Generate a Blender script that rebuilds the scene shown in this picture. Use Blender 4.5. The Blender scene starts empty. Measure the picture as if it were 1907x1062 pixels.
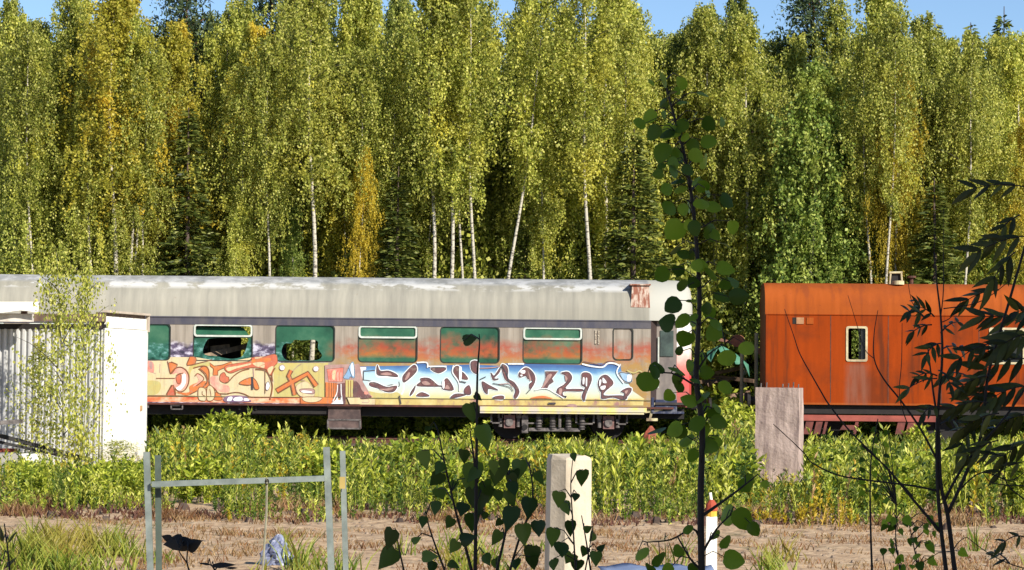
import bpy, math, random
import numpy as np
from mathutils import Vector, Matrix

# ---------------------------------------------------------------- camera, light
S = bpy.context.scene
COL = S.collection
F = 4400.0                       # focal length in photo pixels (photo is 1907 wide)
CX, CY = 953.5, 531.0
PITCH = math.atan(169 / F)
ROLL = math.radians(0.53)
CAM = Vector((0, 0, 1.8))
fw = Vector((0, math.cos(PITCH), math.sin(PITCH)))
rt0 = Vector((1, 0, 0)); up0 = rt0.cross(fw)
rt = rt0 * math.cos(ROLL) + up0 * math.sin(ROLL)
up = -rt0 * math.sin(ROLL) + up0 * math.cos(ROLL)
cd = bpy.data.cameras.new('camera')
cd.sensor_width = 36; cd.lens = 36 * F / 1907.0
cd.clip_start = 0.1; cd.clip_end = 3000
cam = bpy.data.objects.new('camera', cd); COL.objects.link(cam)
cam.matrix_world = Matrix(((rt.x, up.x, -fw.x, CAM.x), (rt.y, up.y, -fw.y, CAM.y), (rt.z, up.z, -fw.z, CAM.z), (0, 0, 0, 1)))
S.camera = cam
S.render.resolution_x = 1024; S.render.resolution_y = 570

SUN_EL, SUN_AZ = math.radians(30), math.radians(139)      # azimuth clockwise from +Y
sund = Vector((math.sin(SUN_AZ) * math.cos(SUN_EL), math.cos(SUN_AZ) * math.cos(SUN_EL), math.sin(SUN_EL)))
w = bpy.data.worlds.new("World"); S.world = w; w.use_nodes = True
nt = w.node_tree; bg = nt.nodes['Background']
sky = nt.nodes.new('ShaderNodeTexSky'); sky.sky_type = 'NISHITA'; sky.sun_disc = False
sky.altitude = 1500; sky.dust_density = .3; sky.ozone_density = 3.5; sky.sun_elevation = SUN_EL; sky.sun_rotation = SUN_AZ
nt.links.new(sky.outputs[0], bg.inputs[0]); bg.inputs[1].default_value = 0.10
sl = bpy.data.lights.new('sun', 'SUN'); sl.energy = 5.0; sl.angle = math.radians(0.5); sl.color = (1.0, 0.94, 0.83)
so = bpy.data.objects.new('sun', sl); COL.objects.link(so)
so.rotation_euler = sund.to_track_quat('Z', 'Y').to_euler()
S.view_settings.view_transform = 'Standard'; S.view_settings.look = 'None'
S.view_settings.gamma = 1.0; S.view_settings.exposure = 0.55

def W(px, py, d):
    """point at depth d (world Y) seen at photo pixel px, py"""
    r = fw + rt * ((px - CX) / F) + up * ((CY - py) / F)
    return CAM + r * (d / r.y)

rnd = random.Random(7)
# ---------------------------------------------------------------- materials
def lin(c):
    return tuple(((x / 255.) / 12.92 if x / 255. <= .04045 else ((x / 255. + .055) / 1.055) ** 2.4) for x in c) + (1.,)

class NT:
    def __init__(s, name):
        s.m = bpy.data.materials.new(name); s.m.use_nodes = True
        s.t = s.m.node_tree; s.b = s.t.nodes['Principled BSDF']
    def n(s, typ, **kw):
        x = s.t.nodes.new(typ)
        for k, v in kw.items(): setattr(x, k, v)
        return x
    def l(s, a, b): s.t.links.new(a, b)
    def coord(s, scale=(1, 1, 1), out='Object'):
        tc = s.n('ShaderNodeTexCoord'); mp = s.n('ShaderNodeMapping')
        mp.inputs['Scale'].default_value = scale
        s.l(tc.outputs[out], mp.inputs[0]); return mp.outputs[0]
    def noise(s, scale, detail=4, vec=None, rough=.6):
        x = s.n('ShaderNodeTexNoise'); x.inputs['Scale'].default_value = scale
        x.inputs['Detail'].default_value = detail; x.inputs['Roughness'].default_value = rough
        if vec is not None: s.l(vec, x.inputs['Vector'])
        return x.outputs['Fac']
    def ramp(s, fac, stops, interp='LINEAR'):
        r = s.n('ShaderNodeValToRGB'); r.color_ramp.interpolation = interp
        e = r.color_ramp.elements
        while len(e) < len(stops): e.new(0.5)
        for k, (p, c) in enumerate(stops):
            e[k].position = p; e[k].color = c if len(c) == 4 else tuple(c) + (1,)
        s.l(fac, r.inputs[0]); return r.outputs[0]
    def mix(s, fac, a, b, mode='MIX'):
        x = s.n('ShaderNodeMix', data_type='RGBA', blend_type=mode)
        for sock, v in ((x.inputs[0], fac), (x.inputs[6], a), (x.inputs[7], b)):
            if isinstance(v, (int, float)): sock.default_value = v
            elif isinstance(v, tuple): sock.default_value = v
            else: s.l(v, sock)
        return x.outputs[2]
    def math(s, op, a, b=None, c=None):
        x = s.n('ShaderNodeMath', operation=op)
        for k, v in enumerate((a, b, c)):
            if v is None: continue
            if isinstance(v, (int, float)): x.inputs[k].default_value = v
            else: s.l(v, x.inputs[k])
        return x.outputs[0]
    def mr(s, v, a, b, c=0., d=1.):
        x = s.n('ShaderNodeMapRange'); s.l(v, x.inputs[0])
        for k, q in enumerate((a, b, c, d)): x.inputs[k + 1].default_value = q
        return x.outputs[0]
    def base(s, v):
        if isinstance(v, tuple): s.b.inputs['Base Color'].default_value = v
        else: s.l(v, s.b.inputs['Base Color'])
    def rough(s, r): s.b.inputs['Roughness'].default_value = r
    def bump(s, h, dist=.02, st=.5):
        x = s.n('ShaderNodeBump'); x.inputs['Distance'].default_value = dist; x.inputs['Strength'].default_value = st
        s.l(h, x.inputs['Height']); s.l(x.outputs[0], s.b.inputs['Normal'])

def M(name, c1, c2=None, scale=3, stretch=(1, 1, 1), rough=.75, metal=0., bump=0., sharp=(.35, .65), detail=5):
    """two-tone weathered material, colours given as sRGB 0-255 albedo"""
    q = NT(name); c2 = c2 or tuple(x * .8 for x in c1)
    v = q.coord(stretch); f = q.noise(scale, detail, v)
    q.base(q.ramp(f, [(sharp[0], lin(c1)), (sharp[1], lin(c2))]))
    q.rough(rough); q.b.inputs['Metallic'].default_value = metal
    if bump: q.bump(q.noise(scale * 4, 6, v), bump)
    return q.m

def leafmat(name, cols, patch=None, pscale=.5, pth=(.5, .65), transl=.35, rough=.5):
    """foliage: per-leaf random tone, clumps of a second tone, some light through the leaf"""
    q = NT(name)
    g = q.n('ShaderNodeNewGeometry'); oi = q.n('ShaderNodeObjectInfo')
    n = len(cols)
    c = q.ramp(g.outputs['Random Per Island'], [(k / (n - 1), lin(x)) for k, x in enumerate(cols)])
    if patch:
        va = q.n('ShaderNodeVectorMath', operation='MULTIPLY_ADD')
        tc = q.n('ShaderNodeTexCoord'); q.l(tc.outputs['Object'], va.inputs[0])
        va.inputs[1].default_value = (1, 1, 1)
        cm = q.n('ShaderNodeCombineXYZ'); r50 = q.math('MULTIPLY', oi.outputs['Random'], 50.)
        q.l(r50, cm.inputs[0]); q.l(r50, cm.inputs[2]); q.l(cm.outputs[0], va.inputs[2])
        f = q.noise(pscale, 2, va.outputs[0])
        f = q.mr(f, pth[0], pth[1]); f = q.math('MULTIPLY', f, .85)
        c = q.mix(f, c, lin(patch))
    hs = q.n('ShaderNodeHueSaturation')
    q.l(c, hs.inputs['Color'])
    q.l(q.mr(oi.outputs['Random'], 0, 1, .82, 1.15), hs.inputs['Value'])
    c = hs.outputs[0]
    q.base(c); q.rough(rough); q.b.inputs['Specular IOR Level'].default_value = .3
    tr = q.n('ShaderNodeBsdfTranslucent'); q.l(c, tr.inputs[0])
    ms = q.n('ShaderNodeMixShader'); ms.inputs[0].default_value = transl
    q.l(q.b.outputs[0], ms.inputs[1]); q.l(tr.outputs[0], ms.inputs[2])
    q.l(ms.outputs[0], q.t.nodes['Material Output'].inputs[0])
    return q.m

# ---------------------------------------------------------------- mesh helpers
class MB:
    def __init__(s): s.v = []; s.f = []; s.mi = []
    def add(s, vs, fs, mi=0):
        o = len(s.v); s.v += [tuple(x) for x in vs]
        for f in fs: s.f.append(tuple(i + o for i in f)); s.mi.append(mi)
    def box(s, a, b, mi=0):
        x0, y0, z0 = a; x1, y1, z1 = b
        s.add([(x0, y0, z0), (x1, y0, z0), (x1, y1, z0), (x0, y1, z0), (x0, y0, z1), (x1, y0, z1), (x1, y1, z1), (x0, y1, z1)],
              [(0, 3, 2, 1), (4, 5, 6, 7), (0, 1, 5, 4), (1, 2, 6, 5), (2, 3, 7, 6), (3, 0, 4, 7)], mi)
    def obox(s, c, ax, ay, az, mi=0):
        """oriented box: centre and three half-axis vectors"""
        c, ax, ay, az = map(Vector, (c, ax, ay, az))
        vs = [c + ax * i + ay * j + az * k for k in (-1, 1) for i, j in ((-1, -1), (1, -1), (1, 1), (-1, 1))]
        s.add(vs, [(0, 3, 2, 1), (4, 5, 6, 7), (0, 1, 5, 4), (1, 2, 6, 5), (2, 3, 7, 6), (3, 0, 4, 7)], mi)
    def beam(s, a, b, w_, h_, mi=0):
        a, b = Vector(a), Vector(b); d = (b - a); L = d.length; d /= L
        u = Vector((0, 0, 1)) if abs(d.z) < .9 else Vector((0, 1, 0))
        x = d.cross(u).normalized(); y = x.cross(d)
        s.obox((a + b) / 2, d * L / 2, x * w_ / 2, y * h_ / 2, mi)
    def tube(s, pts, rad, n=6, mi=0, cap=True):
        pts = [Vector(p) for p in pts]
        if not hasattr(rad, '__len__'): rad = [rad] * len(pts)
        vs = []; fs = []; ref = None
        for i, p in enumerate(pts):
            d = (pts[min(i + 1, len(pts) - 1)] - pts[max(i - 1, 0)]).normalized()
            if ref is None: ref = d.orthogonal().normalized()
            x = (ref - d * ref.dot(d)).normalized(); y = d.cross(x); ref = x
            for k in range(n):
                a = 2 * math.pi * k / n; vs.append(p + (x * math.cos(a) + y * math.sin(a)) * rad[i])
        for i in range(len(pts) - 1):
            for k in range(n):
                a = i * n + k; b = i * n + (k + 1) % n
                fs.append((a, b, b + n, a + n))
        if cap: fs += [tuple(range(n))[::-1], tuple((len(pts) - 1) * n + k for k in range(n))]
        s.add(vs, fs, mi)
    def disc(s, c, axis, r, t, n=20, mi=0):
        c, axis = Vector(c), Vector(axis).normalized(); s.tube([c - axis * t / 2, c + axis * t / 2], r, n, mi)
    def ring(s, outer, inner, mi=0):
        n = len(outer); s.add(list(outer) + list(inner), [(k, (k + 1) % n, n + (k + 1) % n, n + k) for k in range(n)], mi)
    def build(s, name, mats, parent=None, smooth=False):
        me = bpy.data.meshes.new(name); me.from_pydata(s.v, [], s.f)
        if not isinstance(mats, (list, tuple)): mats = [mats]
        for m in mats: me.materials.append(m)
        me.polygons.foreach_set('material_index', s.mi)
        if smooth: me.polygons.foreach_set('use_smooth', [True] * len(s.f))
        me.update()
        o = bpy.data.objects.new(name, me); COL.objects.link(o)
        if parent is not None:
            o.parent = parent; o.location = -parent.location
        return o

def tag(o, label=None, cat=None, group=None, kind=None):
    if label: o['label'] = label
    if cat: o['category'] = cat
    if group: o['group'] = group
    if kind: o['kind'] = kind
    return o
def empty(name, loc, label, cat, group=None):
    e = bpy.data.objects.new(name, None); COL.objects.link(e); e.location = loc; e.empty_display_size = .3
    return tag(e, label, cat, group)
def npmesh(name, verts, k, mat):
    """verts (N*k,3) array -> N separate k-gons"""
    verts = np.asarray(verts, dtype=np.float32).reshape(-1, 3); n = len(verts) // k
    me = bpy.data.meshes.new(name)
    me.vertices.add(n * k); me.vertices.foreach_set('co', verts.ravel())
    me.loops.add(n * k); me.loops.foreach_set('vertex_index', np.arange(n * k, dtype=np.int32))
    me.polygons.add(n); me.polygons.foreach_set('loop_start', np.arange(0, n * k, k, dtype=np.int32))
    me.materials.append(mat); me.update(calc_edges=True)
    return me
def unit(a): return a / (np.linalg.norm(a, axis=-1, keepdims=True) + 1e-9)
def leafquads(rng, base, d, L, wd, flat=None):
    """diamond leaves: base points, unit directions, lengths, widths"""
    n = len(base); r = rng.normal(size=(n, 3))
    if flat is not None: r = r * (1 - flat) + np.array([0, 0, 1.]) * flat * 2 + .0
    s = unit(np.cross(d, r)); L = np.asarray(L).reshape(-1, 1); wd = np.asarray(wd).reshape(-1, 1)
    mid = base + d * L * .45
    return np.stack([base, mid + s * wd * .5, base + d * L, mid - s * wd * .5], 1).reshape(-1, 3)

def smooth(pts, closed=False, n=5):
    P = [Vector((p[0], p[1])) for p in pts]; out = []; m = len(P)
    rg = range(m) if closed else range(m - 1)
    for i in rg:
        p0 = P[(i - 1) % m] if closed or i > 0 else P[0]; p1 = P[i]; p2 = P[(i + 1) % m]
        p3 = P[(i + 2) % m] if closed or i + 2 < m else P[-1]
        for k in range(n):
            t = k / n
            out.append(.5 * ((2 * p1) + (p2 - p0) * t + (2 * p0 - 5 * p1 + 4 * p2 - p3) * t * t + (3 * p1 - p0 - 3 * p2 + p3) * t ** 3))
    if not closed: out.append(P[-1])
    return out

# ================================================================= SETTING
q = NT('soil'); v = q.coord()
f1 = q.noise(.35, 6, v); f2 = q.noise(6, 8, v); f3 = q.noise(1.3, 5, v)
c = q.ramp(f2, [(.28, lin((122, 96, 72))), (.48, lin((178, 148, 114))), (.7, lin((208, 180, 144)))])
c = q.mix(q.ramp(f3, [(.56, (0, 0, 0, 1)), (.72, (.7, .7, .7, 1))]), c, lin((96, 96, 52)))
q.base(c); q.rough(.95); q.bump(f2, .05, .8)
MSOIL = q.m
def sheet(name, x0, x1, y0, y1, z, mat, nx=2, ny=2, amp=0., seed=1):
    rg = random.Random(seed); mb = MB(); vs = []
    for j in range(ny + 1):
        for i in range(nx + 1):
            vs.append((x0 + (x1 - x0) * i / nx, y0 + (y1 - y0) * j / ny, z + (rg.uniform(-amp, amp) if 0 < i < nx and 0 < j < ny else 0)))
    fs = [(j * (nx + 1) + i, j * (nx + 1) + i + 1, (j + 1) * (nx + 1) + i + 1, (j + 1) * (nx + 1) + i) for j in range(ny) for i in range(nx)]
    mb.add(vs, fs); o = mb.build(name, mat, smooth=True); o['kind'] = 'structure'; return o
sheet('ground', -900, 900, -300, 1500, -.02, MSOIL)
sheet('sandy_yard', -14, 14, 15, 33, .0, MSOIL, 90, 90, .02, 4)
MBALL = M('ballast', (120, 100, 84), (78, 60, 48), 14, rough=.95, bump=.04)
sheet('ballast_bed', -40, 30, 58.4, 64.6, .03, MBALL, 300, 20, .03, 3)
MFLOOR = M('forest_litter', (60, 56, 34), (38, 34, 22), 2, rough=1)
sheet('forest_floor', -60, 60, 64.6, 130, .01, MFLOOR, 40, 40, .0, 5)

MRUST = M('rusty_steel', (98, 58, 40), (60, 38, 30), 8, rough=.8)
MDARK = M('grimy_black_steel', (34, 29, 27), (20, 17, 16), 6, rough=.8)
MGREY = M('grimy_grey_steel', (120, 112, 108), (62, 56, 54), 9, rough=.7)
for nm, yy, lab in (('nearer', 60.7, 'nearer rusty rail under the railway coach and orange wagon'), ('farther', 62.3, 'farther rusty rail behind the wheels of the railway coach')):
    mb = MB(); mb.box((-40, yy - .07, .03), (30, yy + .07, .045)); mb.box((-40, yy - .015, .045), (30, yy + .015, .14)); mb.box((-40, yy - .035, .14), (30, yy + .035, .175))
    tag(mb.build('rail', MRUST), lab, 'rail', 'rails of the siding')

# ================================================================= RAILWAY COACH
YS = 60.0
def P(px, py, off=0.): p = W(px, py, YS); return Vector((p.x, YS - off, p.z))
def PX(px): return W(px, 660, YS).x
def PZ(py): return W(CX, py, YS).z
ZT = PZ(609); ZB = PZ(677); Z0 = PZ(756); ZE = PZ(597); ZCR = PZ(744); ZBAND = PZ(610)
X0 = PX(-560); X1 = PX(1212); XEND = PX(1291)
YB = YS + 2.9
coach = empty('railway_coach', (PX(400), YS + 1.45, 0), 'long derelict grey railway coach with graffiti along its side and green windows', 'railway coach')

def sprayed(name, basecols, gloss, bscale, stretch):
    """weathered surface with the sprayed colours that run along the whole side (by position on the coach)"""
    q = NT(name); v = q.coord(stretch)
    nz2 = q.noise(3.2, 6, q.coord((1, 1, 1.3)), .7)
    b = q.ramp(q.noise(bscale, 6, v), [(.3, lin(basecols[0])), (.5, lin(basecols[1])), (.72, lin(basecols[2]))])
    tc = q.n('ShaderNodeTexCoord'); sp = q.n('ShaderNodeSeparateXYZ'); q.l(tc.outputs['Object'], sp.inputs[0])
    x, z = sp.outputs[0], sp.outputs[2]
    nz = q.noise(1.6, 5, q.coord()); zz = q.math('ADD', z, q.math('MULTIPLY', q.math('SUBTRACT', nz, .5), .7))
    zr = lambda py: PZ(py)
    # orange to yellow fade, right half
    col = q.ramp(q.mr(zz, zr(678), zr(632)), [(0, lin((158, 122, 62))), (.3, lin((164, 94, 52))), (.65, lin((154, 72, 52))), (1, lin((136, 94, 72)))])
    m = q.math('MULTIPLY', q.mr(zz, zr(628), zr(648)), q.mr(x, PX(600), PX(650)))
    lo = q.mr(z, zr(670), zr(663))     # green shows again along the sill of the windows
    if gloss: m = q.math('MULTIPLY', m, lo)
    m = q.math('MULTIPLY', m, q.mr(nz2, .36, .56, .2, .95))
    c = q.mix(m, b, col)
    # purple clouds, left half
    m2 = q.math('MULTIPLY', q.mr(zz, zr(640), zr(650)), q.mr(x, PX(610), PX(570)))
    pc = q.ramp(q.noise(5, 3, q.coord((1, 1, 1.6))), [(.35, lin((40, 36, 56))), (.5, lin((92, 80, 104))), (.62, lin((190, 186, 200)))])
    if gloss: pc = q.ramp(q.noise(5, 3, q.coord((1, 1, 1.6))), [(.35, lin((24, 60, 50))), (.55, lin((60, 110, 96))), (.66, lin((120, 160, 160)))])
    c = q.mix(m2, c, pc)
    q.base(c); q.rough(.25 if gloss else .6)
    if gloss: q.b.inputs['Specular IOR Level'].default_value = .3
    return q.m
MSIDE = sprayed('weathered_side_paint', [(112, 103, 92), (142, 132, 119), (164, 154, 141)], False, 1.3, (5, 1, .35))
MPANE = sprayed('green_glass', [(30, 66, 52), (48, 94, 72), (84, 122, 96)], True, 1.0, (1, 1, 1))  # mottled green base under the sprayed tones
MBANDM = M('dark_gutter_band', (84, 80, 84), (62, 62, 76), 1.5, (3, 1, 1), .7)
q = NT('weathered_roof_paint'); v = q.coord((1, 1, 1)); vs_ = q.coord((4, 1, .3))
b = q.ramp(q.noise(1.5, 6, vs_), [(.3, lin((120, 117, 107))), (.7, lin((146, 142, 129)))])
tc = q.n('ShaderNodeTexCoord'); sp = q.n('ShaderNodeSeparateXYZ'); q.l(tc.outputs['Object'], sp.inputs[0])
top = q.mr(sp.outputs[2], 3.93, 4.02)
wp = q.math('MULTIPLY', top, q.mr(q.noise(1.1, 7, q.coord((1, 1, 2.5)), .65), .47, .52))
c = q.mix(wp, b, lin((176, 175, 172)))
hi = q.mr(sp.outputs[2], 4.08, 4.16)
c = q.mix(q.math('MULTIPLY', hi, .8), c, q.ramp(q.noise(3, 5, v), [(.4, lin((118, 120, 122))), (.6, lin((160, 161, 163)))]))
br = q.math('MULTIPLY', q.mr(q.noise(9, 4, v), .68, .74), .35)
c = q.mix(br, c, lin((110, 84, 60)))
endw = q.mr(sp.outputs[0], PX(1207), PX(1211)); c = q.mix(endw, c, lin((168, 166, 156)))
q.base(c); q.rough(.7); q.bump(q.noise(3, 5, v), .01, .4); MROOF = q.m

windows = [(-508, 'p'), (-354, 'h'), (-200, 'p'), (-47, 'h'), (107, 'h'), (262, 'p'), (415, 'h'), (568, 'p'), (722, 'h'), (875, 'p'), (1029, 'h')]
WH = 55 / F * YS; RC = .11
def rrect(x0, x1, z0, z1, r, y, n=6):
    pts = []
    for cx, cz, a0 in ((x1 - r, z1 - r, 0), (x0 + r, z1 - r, 90), (x0 + r, z0 + r, 180), (x1 - r, z0 + r, 270)):
        for k in range(n + 1):
            a = math.radians(a0 + 90 * k / n); pts.append(Vector((cx + r * math.cos(a), y, cz + r * math.sin(a))))
    return pts
def rectlike(pts, x0, x1, z0, z1, y):
    """points on a rectangle matching a rounded rectangle's points, corners kept"""
    out = []; m = len(pts) // 4
    cs = [(x1, z1), (x0, z1), (x0, z0), (x1, z0)]
    cen = [(1, 1), (-1, 1), (-1, -1), (1, -1)]
    for k, p in enumerate(pts):
        qd, j = k // m, k % m; cx, cz = cs[qd]
        if j == m // 2: out.append(Vector((cx, y, cz)))
        else:
            first = j < m // 2
            if qd in (0, 2): out.append(Vector((cx, y, p.z)) if first else Vector((p.x, y, cz)))
            else: out.append(Vector((p.x, y, cz)) if first else Vector((cx, y, p.z)))
    return out
def wallholes(y, xs0, xs1, z0, z1, holes, mb, mi=0):
    """flat wall with rounded openings; holes = [(xa, xb, za, zb, r)] left to right"""
    edges = [xs0] + [(a[1] + b[0]) / 2 for a, b in zip(holes[:-1], holes[1:])] + [xs1]
    for k, (xa, xb, za, zb, r) in enumerate(holes):
        inn = rrect(xa, xb, za, zb, r, y); out = rectlike(inn, edges[k], edges[k + 1], z0, z1, y)
        mb.ring(out, inn, mi)
        back = [p + Vector((0, .06, 0)) for p in inn]; mb.ring(inn, back, mi)
holes = [(PX(c - 55), PX(c + 55), ZB, ZT, RC) for c, _ in windows] + [(PX(1142), PX(1178), PZ(668), ZT, .1)]
mb = MB(); wallholes(YS, X0, X1, Z0, ZBAND, holes, mb)
mb.build('side_wall', MSIDE, coach)
mb = MB(); wallholes(YB, X0, XEND, Z0, ZE, holes, mb); mb.build('rear_wall', MSIDE, coach)
mb = MB(); mb.box((X0, YS - .012, ZBAND), (X1, YS + .05, ZE)); mb.box((X0, YS - .03, ZE), (X1, YS + .05, ZE + .03)); mb.build('gutter_band', MBANDM, coach)
mb = MB(); mb.tube([(X0, YS - .012, ZCR), (X1, YS - .012, ZCR)], .012, 6); mb.build('crease_rail', M('olive_rail', (120, 112, 70), (90, 84, 60), 4), coach)
# roof: swept arc, rounded at the end
def roofprof(sx=0., dz=0.):
    pts = []; n = 22
    for k in range(n + 1):
        t = math.pi * k / n
        cy, sy = math.cos(t), math.sin(t)
        y = YS + 1.45 - (1.45 - sx) * math.copysign(abs(cy) ** .8, cy); z = ZE + .03 + (1.08 - dz) * abs(sy) ** .75
        pts.append((y, z))
    return pts
mb = MB(); secs = [(X0, 0, 0), (X1, 0, 0), (PX(1262), .12, .0), (PX(1276), .2, .03), (PX(1285), .3, .1), (PX(1290), .42, .22), (XEND + .02, .6, .42)]
vs = []; n = 23
for x, sx, dz in secs: vs += [(x, y, z) for y, z in roofprof(sx, dz)]
fs = [(i * n + k, i * n + k + 1, (i + 1) * n + k + 1, (i + 1) * n + k) for i in range(len(secs) - 1) for k in range(n - 1)]
fs += [tuple((len(secs) - 1) * n + k for k in range(n)), tuple(range(n))]
mb.add(vs, fs); mb.build('roof', MROOF, coach, smooth=True)
# window panes, surrounds and hopper frames
MSEAL = M('black_rubber_seal', (30, 34, 30), (48, 52, 46), 5)
MWFR = M('pale_window_frame', (206, 210, 200), (170, 176, 166), 4, rough=.5)
def holepoly(kind, cx):
    if kind == 'a':   # wide slanting hole
        return [(377, 655), (385, 634), (398, 630), (458, 629), (460, 640), (456, 655), (447, 666), (425, 668), (400, 663), (385, 662)]
    return [(524, 655), (530, 640), (542, 640), (548, 633), (560, 634), (590, 634), (592, 650), (600, 662), (590, 671), (560, 671), (533, 671)]
def pane(cx, kind, parent, broken=None):
    xa, xb = PX(cx - 55) + .004, PX(cx + 55) - .004; zt = ZT - .004; zb = ZB + .004; y = YS + .035
    mb = MB()
    if broken:
        h = [P(a, b_) for a, b_ in smooth(holepoly(broken, cx), True, 3)]
        hc = sum(h, Vector()) / len(h); N = 64
        rr = rrect(xa, xb, zb, zt if kind == 'p' else ZT - .3, .1, y)
        def hit(poly, c, a):
            d = Vector((math.cos(a), math.sin(a))); best = None
            for i in range(len(poly)):
                p = Vector((poly[i].x - c.x, poly[i].z - c.z)); e = Vector((poly[(i + 1) % len(poly)].x - c.x, poly[(i + 1) % len(poly)].z - c.z)) - p
                den = d.x * e.y - d.y * e.x
                if abs(den) < 1e-9: continue
                t = (p.x * e.y - p.y * e.x) / den; u = (p.x * d.y - p.y * d.x) / den
                if t > 0 and -1e-6 <= u <= 1 + 1e-6: best = t if best is None else max(best, t)
            return Vector((c.x + d.x * (best or .1), y, c.z + d.y * (best or .1)))
        ang = [2 * math.pi * k / N for k in range(N)]
        mb.ring([hit(rr, hc, a) for a in ang], [hit(h, hc, a) for a in ang])
    else:
        mb.add(rrect(xa, xb, zb, zt if kind == 'p' else ZT - .3, .1, y), [tuple(range(28))])
    if kind == 'h':
        if broken:     # upper light is tilted open a little
            mb.add([(xa + .04, y + .02, ZT - .27), (xb - .1, y + .02, ZT - .27), (xb - .25, y + .16, ZT - .08), (xa + .04, y + .12, ZT - .08)], [(0, 1, 2, 3)])
        else: mb.box((xa + .03, y - .012, ZT - .3), (xb - .03, y, ZT - .03))
    win = bpy.data.objects.new('window', None); COL.objects.link(win); win.parent = parent; win.location = Vector(((xa + xb) / 2, YS, (ZT + ZB) / 2)) - parent.location
    def sub(m, nm, mt):
        o = m.build(nm, mt); o.parent = win; o.location = -(win.location + parent.location); return o
    sub(mb, 'pane', MPANE)
    m2 = MB(); a = rrect(xa - .015, xb + .015, zb - .015, zt + .015, .12, YS - .006); b_ = rrect(xa + .012, xb - .012, zb + .012, zt - .012, .1, YS - .006)
    m2.ring(a, b_); sub(m2, 'seal', MSEAL)
    if kind == 'h':
        m3 = MB(); yo = YS - .012
        a = rrect(xa + .0, xb - .0, ZT - .32, ZT - .002, .08, yo); b_ = rrect(xa + .045, xb - .045, ZT - .275, ZT - .045, .05, yo)
        m3.ring(a, b_); m3.ring([p + Vector((0, .05, 0)) for p in b_], b_)
        sub(m3, 'frame', MWFR)
    return win
for c_, k_ in windows:
    wdw = pane(c_, k_, coach, 'a' if c_ == 415 else ('b' if c_ == 568 else None))
    if c_ == 415: wdw['label'] = 'broken window with a wide slanting hole under its pale top frame'
    if c_ == 568: wdw['label'] = 'broken green window with forest seen through the ragged hole'
mb = MB(); mb.add(rrect(PX(1143), PX(1177), PZ(667), ZT - .004, .09, YS + .03), [tuple(range(28))]); mb.build('small_window', MSIDE, coach)
mb = MB(); mb.ring(rrect(PX(1140.5), PX(1179.5), PZ(670), ZT + .02, .11, YS - .005), rrect(PX(1142.5), PX(1177.5), PZ(668), ZT - .005, .1, YS - .005)); mb.build('small_window_seal', MSEAL, coach)
mb = MB()
for c_ in (1109, 1114.5): mb.box((PX(c_ - 1.6), YS - .02, PZ(640)), (PX(c_ + 1.6), YS, PZ(614)))
mb.build('handrail_bracket', M('pale_bracket', (190, 180, 160), (90, 70, 60), 30), coach)
# interior
MINT = M('dim_interior', (70, 62, 56), (40, 36, 34), 2); MSEAT = M('torn_seat', (56, 60, 90), (40, 36, 50), 3)
mb = MB(); mb.box((X0, YS + .08, Z0 + .06), (XEND - .1, YB - .02, Z0 + .12)); mb.build('floor', MINT, coach)
mb = MB(); mb.box((X0, YS + .07, ZT + .12), (X1, YB - .07, ZT + .16)); mb.build('ceiling', MINT, coach)
for px in range(240, 1180, 77):
    if 530 < px < 600: continue
    x = PX(px); mb = MB(); mb.add([(x - .06, YS + .25, Z0 + .12), (x + .5, YS + .25, Z0 + .12), (x + .5, YS + .25, Z0 + .5), (x + .06, YS + .25, Z0 + .5), (x + .02, YS + .25, Z0 + 1.15), (x - .06, YS + .25, Z0 + 1.15)] + [(x - .06, YS + 1.2, Z0 + .12), (x + .5, YS + 1.2, Z0 + .12), (x + .5, YS + 1.2, Z0 + .5), (x + .06, YS + 1.2, Z0 + .5), (x + .02, YS + 1.2, Z0 + 1.15), (x - .06, YS + 1.2, Z0 + 1.15)],
        [(0, 1, 2, 3, 4, 5), (11, 10, 9, 8, 7, 6)] + [(i, (i + 1) % 6, (i + 1) % 6 + 6, i + 6) for i in range(6)]); mb.build('seat', MSEAT, coach)
for c_, _ in windows:
    if c_ in (568,) or c_ < 200: continue
    mb = MB(); mb.box((PX(c_ - 54), YB - .05, ZB - .01), (PX(c_ + (10 if c_ == 415 else 54)), YB - .03, ZT + .01)); mb.build('rear_blind', MINT, coach)
mb = MB(); mb.beam(W(352, 671, YS + .12), W(470, 642, YS + 1.3), .05, .13); mb.beam(W(392, 652, YS + .9), W(428, 648, YS + 1.0), .03, .2)
mb.build('loose_board', M('torn_board', (150, 128, 104), (90, 74, 62), 6), coach)
# tapered entrance end
mb = MB(); E = [(X1, YS), (PX(1224), YS + .25), (PX(1262), YS + .3), (PX(1286), YS + .42), (XEND, YS + .62), (XEND, YB)]
MEND = None
q = NT('end_paint'); tc = q.n('ShaderNodeTexCoord'); sp = q.n('ShaderNodeSeparateXYZ'); q.l(tc.outputs['Object'], sp.inputs[0])
nz = q.noise(2, 4, q.coord()); z = q.math('ADD', sp.outputs[2], q.math('MULTIPLY', q.math('SUBTRACT', nz, .5), .5))
q.base(q.ramp(q.mr(z, PZ(735), PZ(620)), [(0, lin((150, 70, 60))), (.25, lin((190, 60, 60))), (.5, lin((205, 110, 100))), (.75, lin((214, 206, 194))), (1, lin((216, 212, 200)))])); q.rough(.6); MEND = q.m
def strip(a, b, z0, z1, mt, nm):
    m = MB(); m.add([(a[0], a[1], z0), (b[0], b[1], z0), (b[0], b[1], z1), (a[0], a[1], z1)], [(0, 1, 2, 3)]); return m.build(nm, mt, coach)
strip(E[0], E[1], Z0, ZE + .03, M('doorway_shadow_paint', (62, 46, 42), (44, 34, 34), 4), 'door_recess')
mb = MB()
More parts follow.
